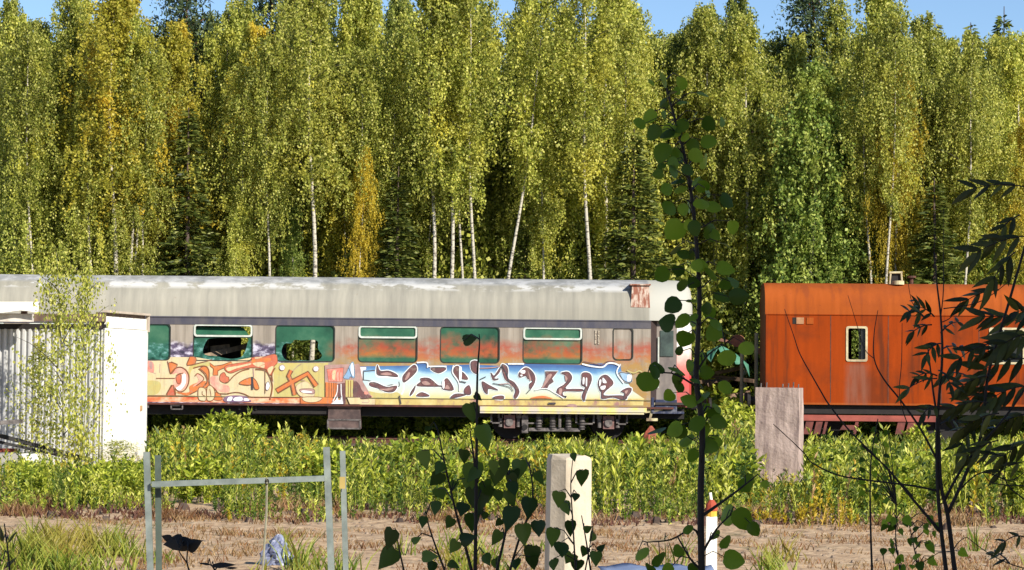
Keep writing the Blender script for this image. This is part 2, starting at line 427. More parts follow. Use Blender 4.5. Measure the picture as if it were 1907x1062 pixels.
for a, b_ in zip(E[2:-1], E[3:]): mb.add([(a[0], a[1], Z0), (b_[0], b_[1], Z0), (b_[0], b_[1], ZE + .04), (a[0], a[1], ZE + .04)], [(0, 1, 2, 3)])
mb.build('end_wall', MEND, coach)
dr = MB(); a, b_ = E[1], E[2]
dr.add([(a[0], a[1], Z0), (b_[0], b_[1], Z0), (b_[0], b_[1], ZE + .04), (a[0], a[1], ZE + .04)], [(0, 1, 2, 3)])
door = dr.build('door', M('grey_door_paint', (128, 118, 110), (92, 84, 82), 3, (1, 1, .4)), coach)
mb = MB(); mb.obox((PX(1243), YS + .26, PZ(637)), (.17, .015, 0), (0, .015, 0), (0, 0, .33)); wn = mb.build('door_window', M('dusty_glass', (70, 84, 78), (40, 48, 46), 3, rough=.2), coach)
wn.parent = door; wn.location = (0, 0, 0)
mb = MB(); mb.tube([(PX(1227), YS + .2, PZ(720)), (PX(1227), YS + .2, PZ(625))], .02, 6)
hr = mb.build('handrail', MWFR, coach); hr.parent = door; hr.location = (0, 0, 0)
mb = MB(); mb.box((PX(1214), YS + .05, PZ(768)), (PX(1275), YS + .6, PZ(764))); mb.box((PX(1222), YS + .12, PZ(764)), (PX(1262), YS + .5, PZ(742))); mb.box((PX(1214), YS + .02, PZ(765)), (PX(1219), YS + .1, PZ(738)))
mb.build('step_box', M('dark_blue_steps', (36, 44, 72), (120, 120, 126), 6, sharp=(.5, .7)), coach)
# roof chimney box
mb = MB(); xa, xb = PX(1174), PX(1210)
vsb = [(xa, YS + .02, PZ(570)), (xb, YS + .02, PZ(571)), (xb, YS + .9, PZ(571)), (xa, YS + .9, PZ(570)), (xa + .04, YS + .12, PZ(529)), (xb - .03, YS + .12, PZ(529)), (xb - .03, YS + 1.0, PZ(529)), (xa + .04, YS + 1.0, PZ(529))]
mb.add(vsb, [(0, 3, 2, 1), (4, 5, 6, 7), (0, 1, 5, 4), (1, 2, 6, 5), (2, 3, 7, 6), (3, 0, 4, 7)]); mb.box((xa - .02, YS + .06, PZ(529)), (xb + .02, YS + 1.0, PZ(526.5)))
mb.build('roof_vent', M('rust_streaked_vent', (132, 78, 58), (190, 172, 156), 5, (3, 1, 1), sharp=(.45, .62)), coach)
# skirts, underframe and boxes
mb = MB(); mb.box((X0, YS - .02, Z0 - .05), (PX(1255), YS + .12, Z0)); mb.build('sole_bar', M('red_brown_sole_bar', (96, 50, 38), (60, 30, 26), 4, (1, 1, 1)), coach)
mb = MB(); mb.box((PX(895), YS - .05, PZ(766)), (PX(1205), YS + .03, PZ(757.5))); mb.box((PX(895), YS - .065, PZ(770)), (PX(1200), YS + .0, PZ(767)))
mb.build('bogie_skirt', M('yellow_overspray_skirt', (214, 200, 120), (190, 180, 168), 3, (1, 1, 1), sharp=(.4, .6)), coach)
mb = MB()
mb.box((X0, YS + .3, Z0 - .3), (XEND - .2, YS + .42, Z0 - .05)); mb.box((X0, YS + 2.4, Z0 - .3), (XEND - .2, YS + 2.55, Z0 - .05))
mb.box((PX(470), YS + .15, PZ(775)), (PX(612), YS + 1.1, PZ(757))); mb.box((PX(672), YS + .5, PZ(768)), (PX(870), YS + .8, PZ(757)))
for px in (445, 460, 476): mb.box((PX(px), YS + .1, PZ(768)), (PX(px + 3), YS + .15, PZ(757)))
for px in range(700, 880, 22): mb.box((PX(px), YS + .6, PZ(774)), (PX(px + 3), YS + .7, PZ(757)))
mb.build('underframe', MDARK, coach)
mb = MB(); xa, xb = PX(612), PX(672)
mb.box((xa, YS + .05, PZ(802)), (xb, YS + .7, PZ(783))); mb.box((xa, YS + .09, PZ(783)), (xb, YS + .7, PZ(762))); mb.box((xa - .02, YS + .02, PZ(762)), (xb + .02, YS + .72, PZ(757)))
bx = mb.build('battery_box', M('brown_steel_box', (104, 84, 78), (66, 52, 50), 5), coach)
mb = MB()
for z_ in (PZ(801), PZ(785)): mb.box((xa - .01, YS + .03, z_ - .02), (xb + .01, YS + .06, z_ + .02))
for x_ in (xa, xb): mb.box((x_ - .02, YS + .03, PZ(801)), (x_ + .02, YS + .06, PZ(785)))
lid = mb.build('box_rim', MGREY, coach); lid.parent = bx; lid.location = (0, 0, 0)
mb = MB(); mb.box((PX(268), YS + .02, PZ(766)), (PX(278), YS + .12, PZ(753))); mb.disc((PX(273), YS + .0, PZ(759)), (0, 1, 0), .04, .04, 12)
mb.build('lamp_bracket', MGREY, coach)
mb = MB(); xa, xb, za, zb_ = PX(320), PX(341), PZ(768), PZ(754)
for a_, b__ in (((xa, za), (xb, za)), ((xa, zb_), (xb, zb_)), ((xa, za), (xa, zb_)), ((xb, za), (xb, zb_)), ((xa + .03, (za + zb_) / 2), (xb - .06, (za + zb_) / 2))):
    mb.beam((a_[0], YS + .03, a_[1]), (b__[0], YS + .03, b__[1]), .03, .03)
mb.build('foot_step', MGREY, coach)
# bogie
def bogie(cx):
    mats = [MDARK, MGREY, M('pinkish_axle_box', (140, 104, 98), (96, 70, 66), 6)]
    fr = MB(); y = YS + .2
    bg_ = bpy.data.objects.new('bogie', None); COL.objects.link(bg_); bg_.parent = coach; bg_.location = Vector((PX(cx), YS + 1.45, .5)) - coach.location
    def sub(m, nm, mt, sm=False):
        o = m.build(nm, mt, smooth=sm); o.parent = bg_; o.location = -(bg_.location + coach.location); return o
    px0, px1 = cx - 95, cx + 90
    for wpx in (px0, px1):
        x = PX(wpx)
        for yy in (YS + .7, YS + 2.2):
            m = MB(); m.disc((x, yy, .63), (0, 1, 0), .44, .11, 32); m.disc((x, yy - .06, .63), (0, 1, 0), .18, .05, 16, 0); sub(m, 'wheel', [MDARK])
        m = MB(); m.tube([(x, YS + .25, .63), (x, YS + 2.7, .63)], .08, 10); sub(m, 'axle', MDARK)
        m = MB(); m.box((x - .14, y - .02, .47), (x + .14, y + .2, .8), 2); m.disc((x, y - .04, .62), (0, 1, 0), .1, .05, 14, 1)
        m.box((x - .3, y, .72), (x - .17, y + .15, .83), 1); m.box((x + .17, y, .72), (x + .3, y + .15, .83), 1)
        for s_ in (-.23, .23): m.tube([(x + s_, y + .07, .5), (x + s_, y + .07, .9)], .055, 8, 1)
        m.tube([(x, y, .8), (x, y, 1.0)], .04, 8, 1)
        sub(m, 'axle_box', mats)
    fr.box((PX(px0 - 38), y + .06, .86), (PX(px1 + 38), y + .2, .98), 0)
    fr.box((PX(px0 - 36), y + .02, .83), (PX(px1 + 36), y + .08, .85), 1)
    for a_, b_ in ((px0 - 36, px0 - 14), (px0 + 26, px0 + 62), (px1 - 62, px1 - 26), (px1 + 14, px1 + 36)):
        xa, xb = PX(a_), PX(b_); fr.box((xa, y, .58), (xb, y + .1, .615), 1); fr.box((xa, y, .58), (xa + .05, y + .1, .84), 1); fr.box((xb - .05, y, .58), (xb, y + .1, .84), 1)
    sub(fr, 'bogie_frame', mats)
    sp_ = MB()
    for dx in (-.55, -.2, .2, .55):
        sp_.tube([(PX(cx) + dx, y, .45), (PX(cx) + dx, y, .82)], .075, 10, 1)
        for k in range(5): sp_.disc((PX(cx) + dx, y, .5 + k * .07), (0, 0, 1), .1, .02, 12, 0)
    sp_.box((PX(cx) - .8, y - .03, .4), (PX(cx) + .5, y + .12, .48), 1); sp_.tube([(PX(cx) - .02, y - .06, .5), (PX(cx) - .02, y - .06, 1.0)], .04, 8, 1)
    sp_.box((PX(cx) - .98, y - .05, .35), (PX(cx) - .82, y + .02, .8), 1); sp_.disc((PX(cx) - .9, y - .07, .5), (0, 1, 0), .07, .04, 12, 0)
    sp_.box((PX(cx) - .2, y - .08, .99), (PX(cx) + .25, y, 1.02), 1)
    sub(sp_, 'spring_set', mats)
bogie(1045); bogie(-330)
mb = MB(); mb.beam((PX(1195), YS + .1, .9), (PX(1235), YS + .05, 1.0), .05, .08); mb.beam((PX(1212), YS + .1, .75), (PX(1218), YS + .05, 1.15), .06, .05); mb.beam((PX(1205), YS + .1, .72), (PX(1226), YS + .1, .72), .07, .07)
mb.build('rail_guard', M('cream_steel', (206, 196, 150), (120, 100, 80), 6), coach)
for yy in (YS + .6, YS + 2.3):
    mb = MB(); mb.tube([(XEND, yy, 1.05), (XEND + .45, yy, 1.05)], .09, 10); mb.disc((XEND + .48, yy, 1.05), (1, 0, 0), .23, .06, 18); mb.build('buffer', MDARK, coach)

# ---- graffiti: layers of paint, each a hair proud of the one below
def spraym(name, a, b):
    q = NT(name); c = q.ramp(q.noise(4, 5, q.coord()), [(.35, lin(a)), (.65, lin(b))])
    g_ = q.math('MULTIPLY', q.mr(q.noise(2.2, 6, q.coord((5, 1, .5)), .7), .5, .72), .4); c = q.mix(g_, c, lin((112, 100, 86)))
    g2 = q.math('MULTIPLY', q.mr(q.noise(11, 5, q.coord(), .7), .56, .64), .35); c = q.mix(g2, c, lin((150, 140, 126)))
    q.base(c); q.rough(.6); return q.m
GM = {k: spraym('spray_' + k, a, b) for k, a, b in (
    ('cream', (206, 186, 140), (198, 184, 150)), ('orange', (204, 120, 60), (190, 100, 50)), ('red', (180, 84, 60), (196, 110, 78)),
    ('brown', (128, 74, 36), (104, 62, 40)), ('yellow', (186, 168, 98), (180, 172, 112)), ('pink', (220, 150, 134), (196, 100, 84)),
    ('white', (232, 232, 230), (214, 218, 222)), ('maroon', (108, 66, 66), (84, 56, 60)), ('dark', (58, 54, 62), (44, 44, 50)),
    ('purple', (92, 74, 104), (140, 104, 132)), ('mauve', (176, 140, 132), (150, 116, 112)), ('paleblue', (150, 180, 204), (120, 156, 192)), ('palered', (206, 128, 116), (220, 176, 150)),
    ('black', (26, 22, 22), (36, 30, 30)))}
q = NT('spray_blue_fade'); tc = q.n('ShaderNodeTexCoord'); sp = q.n('ShaderNodeSeparateXYZ'); q.l(tc.outputs['Object'], sp.inputs[0])
z = q.math('ADD', sp.outputs[2], q.math('MULTIPLY', q.math('SUBTRACT', q.noise(2.2, 4, q.coord()), .5), .22))
q.base(q.ramp(q.mr(z, PZ(742), PZ(682)), [(0, lin((206, 190, 130))), (.18, lin((192, 198, 180))), (.4, lin((184, 200, 200))), (.74, lin((164, 194, 206))), (.86, lin((88, 134, 178))), (1, lin((62, 94, 146)))])); q.rough(.5); GM['fade'] = q.m
q = NT('spray_skirt_mix'); q.base(q.ramp(q.noise(1.2, 4, q.coord((1.6, 1, 1)), .6), [(.36, lin((150, 112, 104))), (.45, lin((186, 164, 98))), (.6, lin((200, 186, 126))), (.7, lin((190, 180, 168)))])); q.rough(.55); GM['skirt'] = q.m
q = NT('spray_red_skirt'); q.base(q.ramp(q.noise(1.4, 4, q.coord((1.6, 1, 2)), .6), [(.36, lin((186, 70, 50))), (.46, lin((216, 120, 74))), (.56, lin((222, 170, 140))), (.68, lin((226, 212, 170)))])); q.rough(.55); GM['redskirt'] = q.m
GK = list(GM); GL = [GM[k] for k in GK]
ORG = {'A': (266, 655), 'B': (420, 655), 'C': (560, 655), 'D': (660, 665), 'E': (800, 665), 'F': (940, 665), 'H': (1080, 665)}
class Paint:
    def __init__(s): s.mb = MB(); s.k = 0
    def off(s): s.k += 1; return .004 + s.k * .00025
    def pt(s, c, p): o = ORG[c]; return (o[0] + p[0] / 10.02, o[1] + p[1] / 10.02)
    def fill(s, c, col, pts, sm=True, halo=None, line=None):
        pp = [s.pt(c, p) for p in pts]
        if sm: pp = [tuple(x) for x in smooth(pp, True, 4)]
        if halo: s.rib(pp, halo[1], halo[0], True)
        o = s.off(); s.mb.add([P(a, b, o) for a, b in pp], [tuple(range(len(pp)))], GK.index(col))
        if line: s.rib(pp, line[1], line[0], True)
    def rib(s, pp, wd, col, closed=False):
        wd = wd * (1.3 if col == 'brown' else 1.15 if col == 'dark' else 1)
        o = s.off(); n = len(pp); L = []; R = []; V = [Vector(p[:2]) for p in pp]
        for i in range(n):
            a = V[(i - 1) % n] if closed or i else V[0]; b = V[(i + 1) % n] if closed or i < n - 1 else V[-1]
            d = (b - a); d = d.normalized() if d.length > 1e-6 else Vector((1, 0)); nn = Vector((-d.y, d.x)) * wd / 2
            L.append(V[i] + nn); R.append(V[i] - nn)
        vs = [P(p.x, p.y, o) for p in L + R]; m = n if closed else n - 1
        s.mb.add(vs, [(i, (i + 1) % n, n + (i + 1) % n, n + i) for i in range(m)], GK.index(col))
    def line(s, c, col, pts, wd=1.6):
        s.rib([tuple(x) for x in smooth([s.pt(c, p) for p in pts], False, 4)], wd, col)
g = Paint()
g.fill('A', 'cream', [(20, 175), (470, 165), (490, 100), (1000, 105), (1250, 150), (1603, 190), (1603, 860), (20, 840)], False)
g.fill('B', 'cream', [(0, 200), (480, 110), (960, 60), (985, 210), (985, 860), (0, 860)], False)
g.fill('A', 'redskirt', [(20, 838), (3760, 850), (3760, 975), (20, 935)], False)
g.fill('B', 'yellow', [(900, 215), (1010, 210), (1920, 210), (1870, 400), (1850, 850), (900, 850)], False)
for pts in ([(500, 330), (700, 300), (840, 420), (850, 620), (700, 740), (600, 690), (560, 560), (600, 500), (640, 400), (540, 420)], [(1260, 480), (1400, 460), (1440, 590), (1603, 640), (1603, 760), (1420, 740), (1290, 640)]):
    g.fill('A', 'palered', pts)
g.fill('A', 'yellow', [(40, 560), (300, 560), (330, 700), (240, 800), (60, 790)]); g.fill('A', 'yellow', [(860, 300), (1000, 240), (1240, 190), (1230, 270), (1060, 270), (900, 360), (870, 560)])
g.fill('A', 'pink', [(40, 190), (190, 200), (200, 390), (60, 340)]); g.fill('A', 'mauve', [(120, 200), (180, 200), (175, 330), (130, 300)]); g.line('A', 'mauve', [(320, 230), (315, 400)], 1); g.line('A', 'mauve', [(150, 380), (240, 410)], 1)
for col, pts in (('orange', [(480, 220), (560, 210), (640, 240), (620, 300), (520, 420)]), ('orange', [(880, 100), (985, 110), (990, 190), (940, 250), (830, 250), (850, 170)]),
                 ('orange', [(1060, 320), (1150, 270), (1220, 310), (1235, 480), (1240, 620), (1140, 690), (1090, 660), (1200, 560), (1190, 440), (1110, 350)]),
                 ('red', [(450, 820), (540, 650), (580, 640), (610, 820)]), ('red', [(620, 470), (700, 420), (715, 500), (690, 600), (640, 580)]),
                 ('red', [(1450, 430), (1520, 390), (1560, 460), (1603, 480), (1603, 560), (1540, 590), (1440, 540)]), ('orange', [(1360, 760), (1440, 790), (1480, 900), (1330, 900), (1350, 830)])):
    g.fill('A', col, pts, True, None, ('brown', 1.0))
g.fill('A', 'orange', [(1250, 210), (1330, 270), (1480, 250), (1650, 190), (1680, 240), (1480, 320), (1400, 360), (1400, 440), (1310, 440), (1320, 320), (1260, 270)], False, None, ('brown', 1.2))
g.fill('A', 'white', [(740, 430), (800, 430), (800, 590), (700, 720), (610, 690), (720, 600)])
g.fill('A', 'palered', [(1000, 440), (1040, 430), (1130, 510), (960, 650), (880, 680), (1040, 540)])
g.fill('A', 'orange', [(620, 760), (860, 760), (880, 640), (1090, 560), (1180, 560), (1090, 670), (900, 790), (800, 815)])
g.fill('A', 'palered', [(960, 620), (1100, 520), (1000, 440), (1040, 425), (1135, 510), (950, 655)], True)
for pts, wd in (([(250, 500), (600, 500)], 1.4), ([(460, 180), (515, 420)], 1.5), ([(515, 420), (600, 320), (700, 290), (800, 340), (860, 450), (850, 600), (780, 720), (680, 750), (600, 680)], 1.7),
                ([(620, 450), (690, 410), (760, 400)], 1.3), ([(820, 260), (950, 240), (1150, 190), (1300, 150)], 1.4),
                ([(940, 310), (1100, 270), (1200, 290), (1240, 400), (1240, 600), (1350, 700), (1420, 780), (1603, 790)], 1.7),
                ([(1040, 320), (1150, 420), (1200, 560), (1100, 680), (880, 800)], 1.5), ([(970, 460), (1030, 410), (1140, 510), (1000, 640)], 1.4),
                ([(100, 822), (500, 822), (980, 832)], 1.4), ([(540, 620), (440, 800)], 1.5), ([(580, 650), (610, 830)], 1.5), ([(530, 190), (650, 240)], 1.4), ([(870, 120), (820, 240)], 1.4)):
    g.line('A', 'brown', pts, wd)
g.fill('A', 'cream', [(1040, 690), (1120, 670), (1180, 720), (1180, 900), (1110, 920), (1040, 880)], True, None, ('brown', 1.2))
g.fill('A', 'cream', [(1200, 680), (1260, 630), (1330, 700), (1345, 820), (1300, 910), (1200, 900)], True, None, ('brown', 1.2))
g.line('A', 'brown', [(1110, 740), (1110, 800), (1160, 830)], 1.2); g.line('A', 'brown', [(1250, 700), (1270, 830), (1200, 835)], 1.2)
g.fill('B', 'red', [(0, 270), (200, 220), (470, 180), (500, 110), (700, 100), (930, 50), (970, 200), (900, 290), (860, 450), (800, 370), (720, 320), (500, 300), (300, 330), (110, 400), (0, 350)], True, None, ('brown', .8))
g.fill('B', 'orange', [(500, 150), (720, 120), (840, 120), (820, 190), (640, 190), (510, 230)])
for pts in ([(500, 220), (650, 190), (740, 220), (620, 290)], [(640, 280), (730, 240), (720, 310)], [(780, 330), (860, 270), (900, 290), (830, 430)], [(20, 300), (240, 260), (460, 215), (460, 250), (200, 320), (60, 370)], [(560, 100), (700, 110), (560, 140)]):
    g.fill('B', 'cream', pts, True, None, ('red', .8))
g.fill('B', 'orange', [(260, 600), (340, 530), (480, 490), (470, 620)], True, None, ('brown', 1.2)); g.fill('B', 'orange', [(510, 500), (580, 560), (625, 690), (545, 690)], True, None, ('brown', 1.2))
g.line('B', 'dark', [(495, 470), (500, 715)], 3.4); g.line('B', 'mauve', [(520, 310), (530, 480)], 1.4)
for pts, wd in (([(0, 580), (60, 560), (160, 450), (300, 360), (450, 320)], 1.5), ([(560, 330), (740, 350), (820, 450), (870, 600), (870, 720), (830, 900)], 1.8), ([(0, 790), (200, 760), (350, 790), (500, 850), (850, 850)], 1.3), ([(930, 300), (870, 420), (880, 560)], 1.6), ([(740, 350), (740, 780)], 1.)):
    g.line('B', 'brown', pts, wd)
g.fill('B', 'white', [(760, 600), (800, 560), (830, 640), (790, 720), (755, 700)], True, None, ('maroon', .9))
g.fill('B', 'purple', [(20, 830), (350, 825), (440, 890), (460, 935), (0, 935)])
for pts in ([(30, 915), (60, 850), (130, 845), (110, 915)], [(160, 915), (170, 860), (300, 845), (310, 915)], [(350, 915), (350, 870), (430, 880), (440, 915)]): g.fill('B', 'white', pts)
g.line('B', 'brown', [(500, 852), (1440, 852)], 1.)
ARM = ([(1290, 810), (1250, 600), (1180, 450), (1230, 350)], 4.5), ([(960, 735), (1240, 570), (1535, 410), (1700, 640)], 6)
for pts, wd in ARM: g.rib([g.pt('B', p) for p in pts], wd + 2.4, 'brown')
for pts, wd in ARM: g.rib([g.pt('B', p) for p in pts], wd, 'orange')
g.fill('B', 'cream', [(1320, 650), (1500, 560), (1640, 700), (1640, 840), (1400, 830)], True, None, ('mauve', .8)); g.fill('B', 'mauve', [(1400, 700), (1640, 700), (1640, 790), (1420, 760)], True, None, ('maroon', 1)); g.fill('B', 'white', [(1430, 725), (1600, 740), (1600, 770), (1440, 765)])
for cx_, cy_ in ((1060, 300), (1690, 320)):
    g.fill('B', 'white', [(cx_ + 50 * math.cos(t), cy_ + 50 * math.sin(t)) for t in np.linspace(0, 6.28, 9)[:-1]], True, None, ('mauve', 1.2))
g.line('B', 'mauve', [(1250, 370), (1350, 270), (1420, 230)], 1); g.line('B', 'mauve', [(1410, 540), (1490, 535)], 1)
# middle
g.fill('C', 'mauve', [(450, 250), (1100, 230), (1160, 560), (1330, 850), (460, 850)], False)
g.fill('C', 'pink', [(490, 330), (800, 300), (780, 560), (520, 560)], False, None, ('brown', .8))
for x in (560, 610, 660, 720): g.line('C', 'red', [(x + 30, 350), (x, 430), (x + 10, 550)], 1.2)
g.fill('C', 'cream', [(600, 370), (650, 360), (640, 520), (590, 500)])
g.fill('C', 'orange', [(460, 570), (690, 590), (650, 850), (460, 850)], False); g.fill('C', 'yellow', [(840, 530), (980, 530), (980, 845), (840, 845)], False)
for x in (465, 530, 575, 620, 660): g.line('C', 'brown', [(x, 580), (x, 850)], 1.1)
for x in (835, 890, 935, 985): g.line('C', 'brown', [(x, 540), (x, 850)], 1.)
g.fill('C', 'maroon', [(1000, 560), (1090, 600), (1160, 740), (1330, 850), (1000, 850)]); g.fill('C', 'pink', [(1200, 740), (1260, 770), (1240, 800), (1190, 790)])
g.fill('C', 'maroon', [(690, 600), (830, 580), (840, 975), (800, 975), (760, 850), (690, 850)], False)
g.line('C', 'white', [(755, 600), (760, 780), (790, 960)], 1.6); g.line('C', 'white', [(690, 620), (680, 760), (600, 930)], 1.4)
g.fill('C', 'paleblue', [(800, 490), (860, 380), (930, 230), (990, 210), (1010, 480), (930, 470), (900, 510)], True, ('white', 1.4), ('dark', .8))
g.fill('C', 'white', [(940, 240), (980, 240), (990, 460), (940, 380)]); g.line('C', 'dark', [(900, 300), (960, 480)], .9)
g.fill('C', 'orange', [(0, 855), (600, 855), (560, 970), (0, 970)], False); g.fill('C', 'cream', [(50, 850), (390, 855), (330, 930), (180, 950), (60, 920)], True, None, ('brown', 1))
g.fill('C', 'white', [(560, 978), (650, 900), (690, 830), (700, 905), (740, 905), (760, 830), (800, 978)], False, None, ('dark', .7)); g.fill('C', 'cream', [(870, 860), (1110, 860), (1120, 980), (920, 980)], False)
g.mb.build('graffiti', GL, coach)['label'] = 'orange and yellow graffiti piece with brown outlines'
g = Paint(); g.k = 3
g.fill('D', 'fade', [(100, 175), (1150, 160), (1165, 95), (1350, 95), (1370, 165), (2200, 140), (2700, 165), (2820, 120), (3200, 130), (4250, 150), (4600, 120), (4960, 150), (4990, 300), (5200, 640), (5420, 790), (350, 790), (150, 600)], False)
g.fill('D', 'skirt', [(360, 780), (5400, 780), (5390, 905), (400, 895)], False); g.fill('D', 'cream', [(0, 760), (380, 770), (380, 890), (0, 890)], False); g.line('D', 'mauve', [(130, 790), (260, 790), (260, 850), (140, 850)], 1)
g.fill('D', 'yellow', [(250, 640), (500, 680), (800, 660), (850, 780), (400, 780)])
g.fill('D', 'white', [(90, 185), (220, 185), (220, 235), (160, 250), (150, 560), (110, 560), (100, 260)], False, None, ('purple', .8))
g.fill('D', 'palered', [(150, 560), (180, 650), (340, 730), (300, 755), (130, 745)])
g.line('D', 'dark', [(170, 270), (390, 250)], 1.6); g.line('D', 'dark', [(165, 270), (165, 440)], 2.2)
g.line('D', 'white', [(400, 240), (410, 330), (450, 370), (760, 390), (900, 440), (920, 600), (880, 700)], 3)
g.line('D', 'dark', [(160, 430), (300, 450), (560, 540), (700, 520), (830, 550), (830, 460)], 1.4)
hl = ('white', 4.4); ol = ('dark', 1.0)
big = [('D', [(430, 150), (480, 260), (640, 260), (780, 320), (800, 370), (600, 350), (450, 340), (415, 280)]), ('D', [(1090, 160), (1150, 170), (1150, 280), (940, 470), (900, 390), (950, 300)]),
       ('D', [(290, 480), (400, 480), (600, 560), (790, 540), (740, 640), (600, 650), (460, 590), (300, 540)]), ('D', [(1240, 400), (1400, 400), (1550, 520), (1620, 540), (1600, 550), (1180, 540), (1240, 460)]),
       ('D', [(1140, 540), (1100, 660), (1040, 720), (1060, 650)]), ('D', [(1160, 730), (1260, 660), (1400, 730)]),
       ('E', [(20, 210), (310, 210), (170, 300)]), ('E', [(470, 190), (550, 190), (545, 450), (450, 300)]), ('E', [(330, 400), (450, 610), (250, 600), (245, 500)]), ('E', [(610, 280), (720, 410), (600, 400)]),
       ('E', [(650, 600), (740, 530), (770, 690), (660, 690)]), ('E', [(780, 90), (900, 90), (900, 300), (830, 290), (780, 220)]), ('E', [(980, 460), (1100, 520), (1280, 620), (1100, 590), (1080, 690), (1010, 620)]),
       ('E', [(1150, 300), (1210, 350), (1330, 180), (1300, 290), (1200, 400), (1290, 410), (1190, 430)]), ('E', [(390, 770), (480, 690), (680, 700), (560, 740)]), ('E', [(1180, 770), (1260, 730), (1380, 730), (1360, 790)]),
       ('F', [(-60, 150), (30, 170), (60, 260), (60, 400), (180, 480), (270, 640), (210, 770), (170, 740), (200, 620), (120, 500), (0, 400)]),
       ('F', [(270, 300), (380, 200), (480, 240), (560, 350), (560, 470), (480, 600), (460, 510), (520, 450), (430, 400), (390, 350), (280, 380)]),
       ('F', [(1070, 290), (1180, 280), (1250, 360), (1230, 450), (1130, 570), (1140, 600), (1430, 600), (1430, 640), (1110, 640), (1090, 720), (1150, 750), (980, 710), (990, 590), (1100, 520), (1170, 430), (1130, 340), (1070, 310)]),
       ('H', [(40, 310), (120, 290), (200, 330), (215, 440), (160, 580), (110, 700), (80, 820), (40, 740), (70, 640), (100, 560), (30, 520), (35, 400)]),
       ('H', [(340, 500), (380, 380), (470, 335), (550, 380), (620, 500), (470, 640), (460, 720), (760, 720), (880, 760), (800, 800), (620, 750), (420, 780), (400, 700), (400, 590), (380, 640)]),
       ('H', [(770, 640), (880, 580), (960, 590), (930, 680), (810, 800), (830, 680)])]
for c_, pts in big: g.rib([tuple(x) for x in smooth([g.pt(c_, p) for p in pts], True, 4)], 4.4, 'white', True)
g.rib([g.pt('F', p) for p in [(760, 270), (990, 270), (880, 400), (910, 460), (820, 520), (790, 590), (670, 590), (770, 470)]], 4.4, 'white', True)
for c_, pts in big: g.fill(c_, 'maroon', pts, True, None, ol)
g.fill('F', 'maroon', [(760, 270), (990, 270), (880, 400), (910, 460), (820, 520), (790, 590), (670, 590), (770, 470)], False, None, ol)
for c_, pts in (('D', [(480, 320), (620, 285), (700, 330), (600, 345)]), ('D', [(980, 330), (1010, 290), (1040, 300), (1000, 400), (940, 430)]), ('D', [(460, 600), (600, 590), (720, 570), (700, 610), (600, 630)]), ('D', [(1260, 470), (1340, 450), (1420, 510), (1300, 520)]),
                ('E', [(300, 560), (330, 520), (380, 590), (290, 595)]), ('F', [(430, 250), (490, 400), (470, 440)]), ('F', [(800, 340), (880, 340), (720, 570), (700, 560)]), ('F', [(1120, 340), (1170, 400), (1140, 460)]), ('F', [(1020, 590), (1070, 600), (1050, 700), (1010, 680)]), ('H', [(840, 640), (900, 620), (860, 690)])):
    g.fill(c_, 'mauve', pts)
for c_, pts in (('F', [(300, 255), (380, 250), (370, 310), (300, 300)]), ('F', [(285, 340), (330, 330), (320, 365)]), ('H', [(55, 390), (85, 390), (80, 500), (50, 500)]), ('H', [(110, 400), (135, 400), (130, 540), (110, 530)]), ('H', [(420, 395), (450, 400), (500, 480), (430, 480)]), ('H', [(365, 430), (400, 430), (385, 520), (360, 540)]), ('H', [(380, 560), (440, 535), (480, 540), (460, 600), (400, 610)]), ('E', [(240, 450), (275, 440), (280, 570), (245, 580)]), ('E', [(555, 200), (600, 200), (595, 420), (555, 430)])):
    g.fill(c_, 'white', pts)
g.line('E', 'white', [(450, 160), (430, 290), (545, 470), (560, 640)], 2.4); g.line('E', 'dark', [(550, 470), (600, 460), (680, 480)], 1.6)
g.line('E', 'mauve', [(940, 210), (1180, 200), (1320, 170)], 1.6); g.line('E', 'dark', [(940, 420), (1050, 370)], 1.4); g.line('E', 'mauve', [(1290, 510), (1480, 500), (1550, 560)], 1.4)
g.line('E', 'dark', [(1350, 160), (1440, 330), (1480, 470)], 1.8); g.line('E', 'dark', [(1180, 490), (1480, 560), (1560, 640)], 1.2)
g.line('F', 'white', [(60, 130), (360, 130)], 2.6); g.line('H', 'white', [(40, 130), (200, 170), (420, 190), (520, 120), (640, 120), (750, 170)], 2.8); g.line('H', 'maroon', [(60, 85), (200, 110), (400, 150), (500, 90), (660, 85)], 1.6)
g.line('D', 'white', [(1165, 105), (1350, 105), (1365, 200)], 2.6); g.line('D', 'white', [(1370, 175), (1720, 175)], 2.2)
g.line('F', 'dark', [(480, 600), (410, 680)], 1.2); g.fill('F', 'orange', [(470, 770), (620, 730), (760, 730), (900, 780), (750, 772), (600, 772)]); g.line('F', 'white', [(560, 620), (700, 590), (820, 600), (940, 670), (1100, 770)], 1.6)
g.fill('H', 'paleblue', [(740, 290), (850, 300), (950, 330), (960, 460), (860, 465), (780, 400)], True, ('white', 2.6), ('dark', 1.6)); g.fill('H', 'white', [(890, 340), (960, 340), (950, 440), (880, 450)])
g.line('H', 'white', [(760, 130), (690, 260), (720, 360), (820, 490)], 2.2); g.line('H', 'yellow', [(880, 250), (1000, 300), (1100, 260), (1160, 280)], 2)
g.fill('F', 'dark', [(810, 850), (950, 850), (950, 885), (810, 885)], False); g.fill('F', 'mauve', [(1150, 920), (1200, 880), (1320, 885), (1340, 930)]); g.line('D', 'dark', [(840, 720), (870, 880)], 2)
g.mb.build('graffiti', GL, coach)['label'] = 'pale blue and white graffiti piece with maroon gaps'

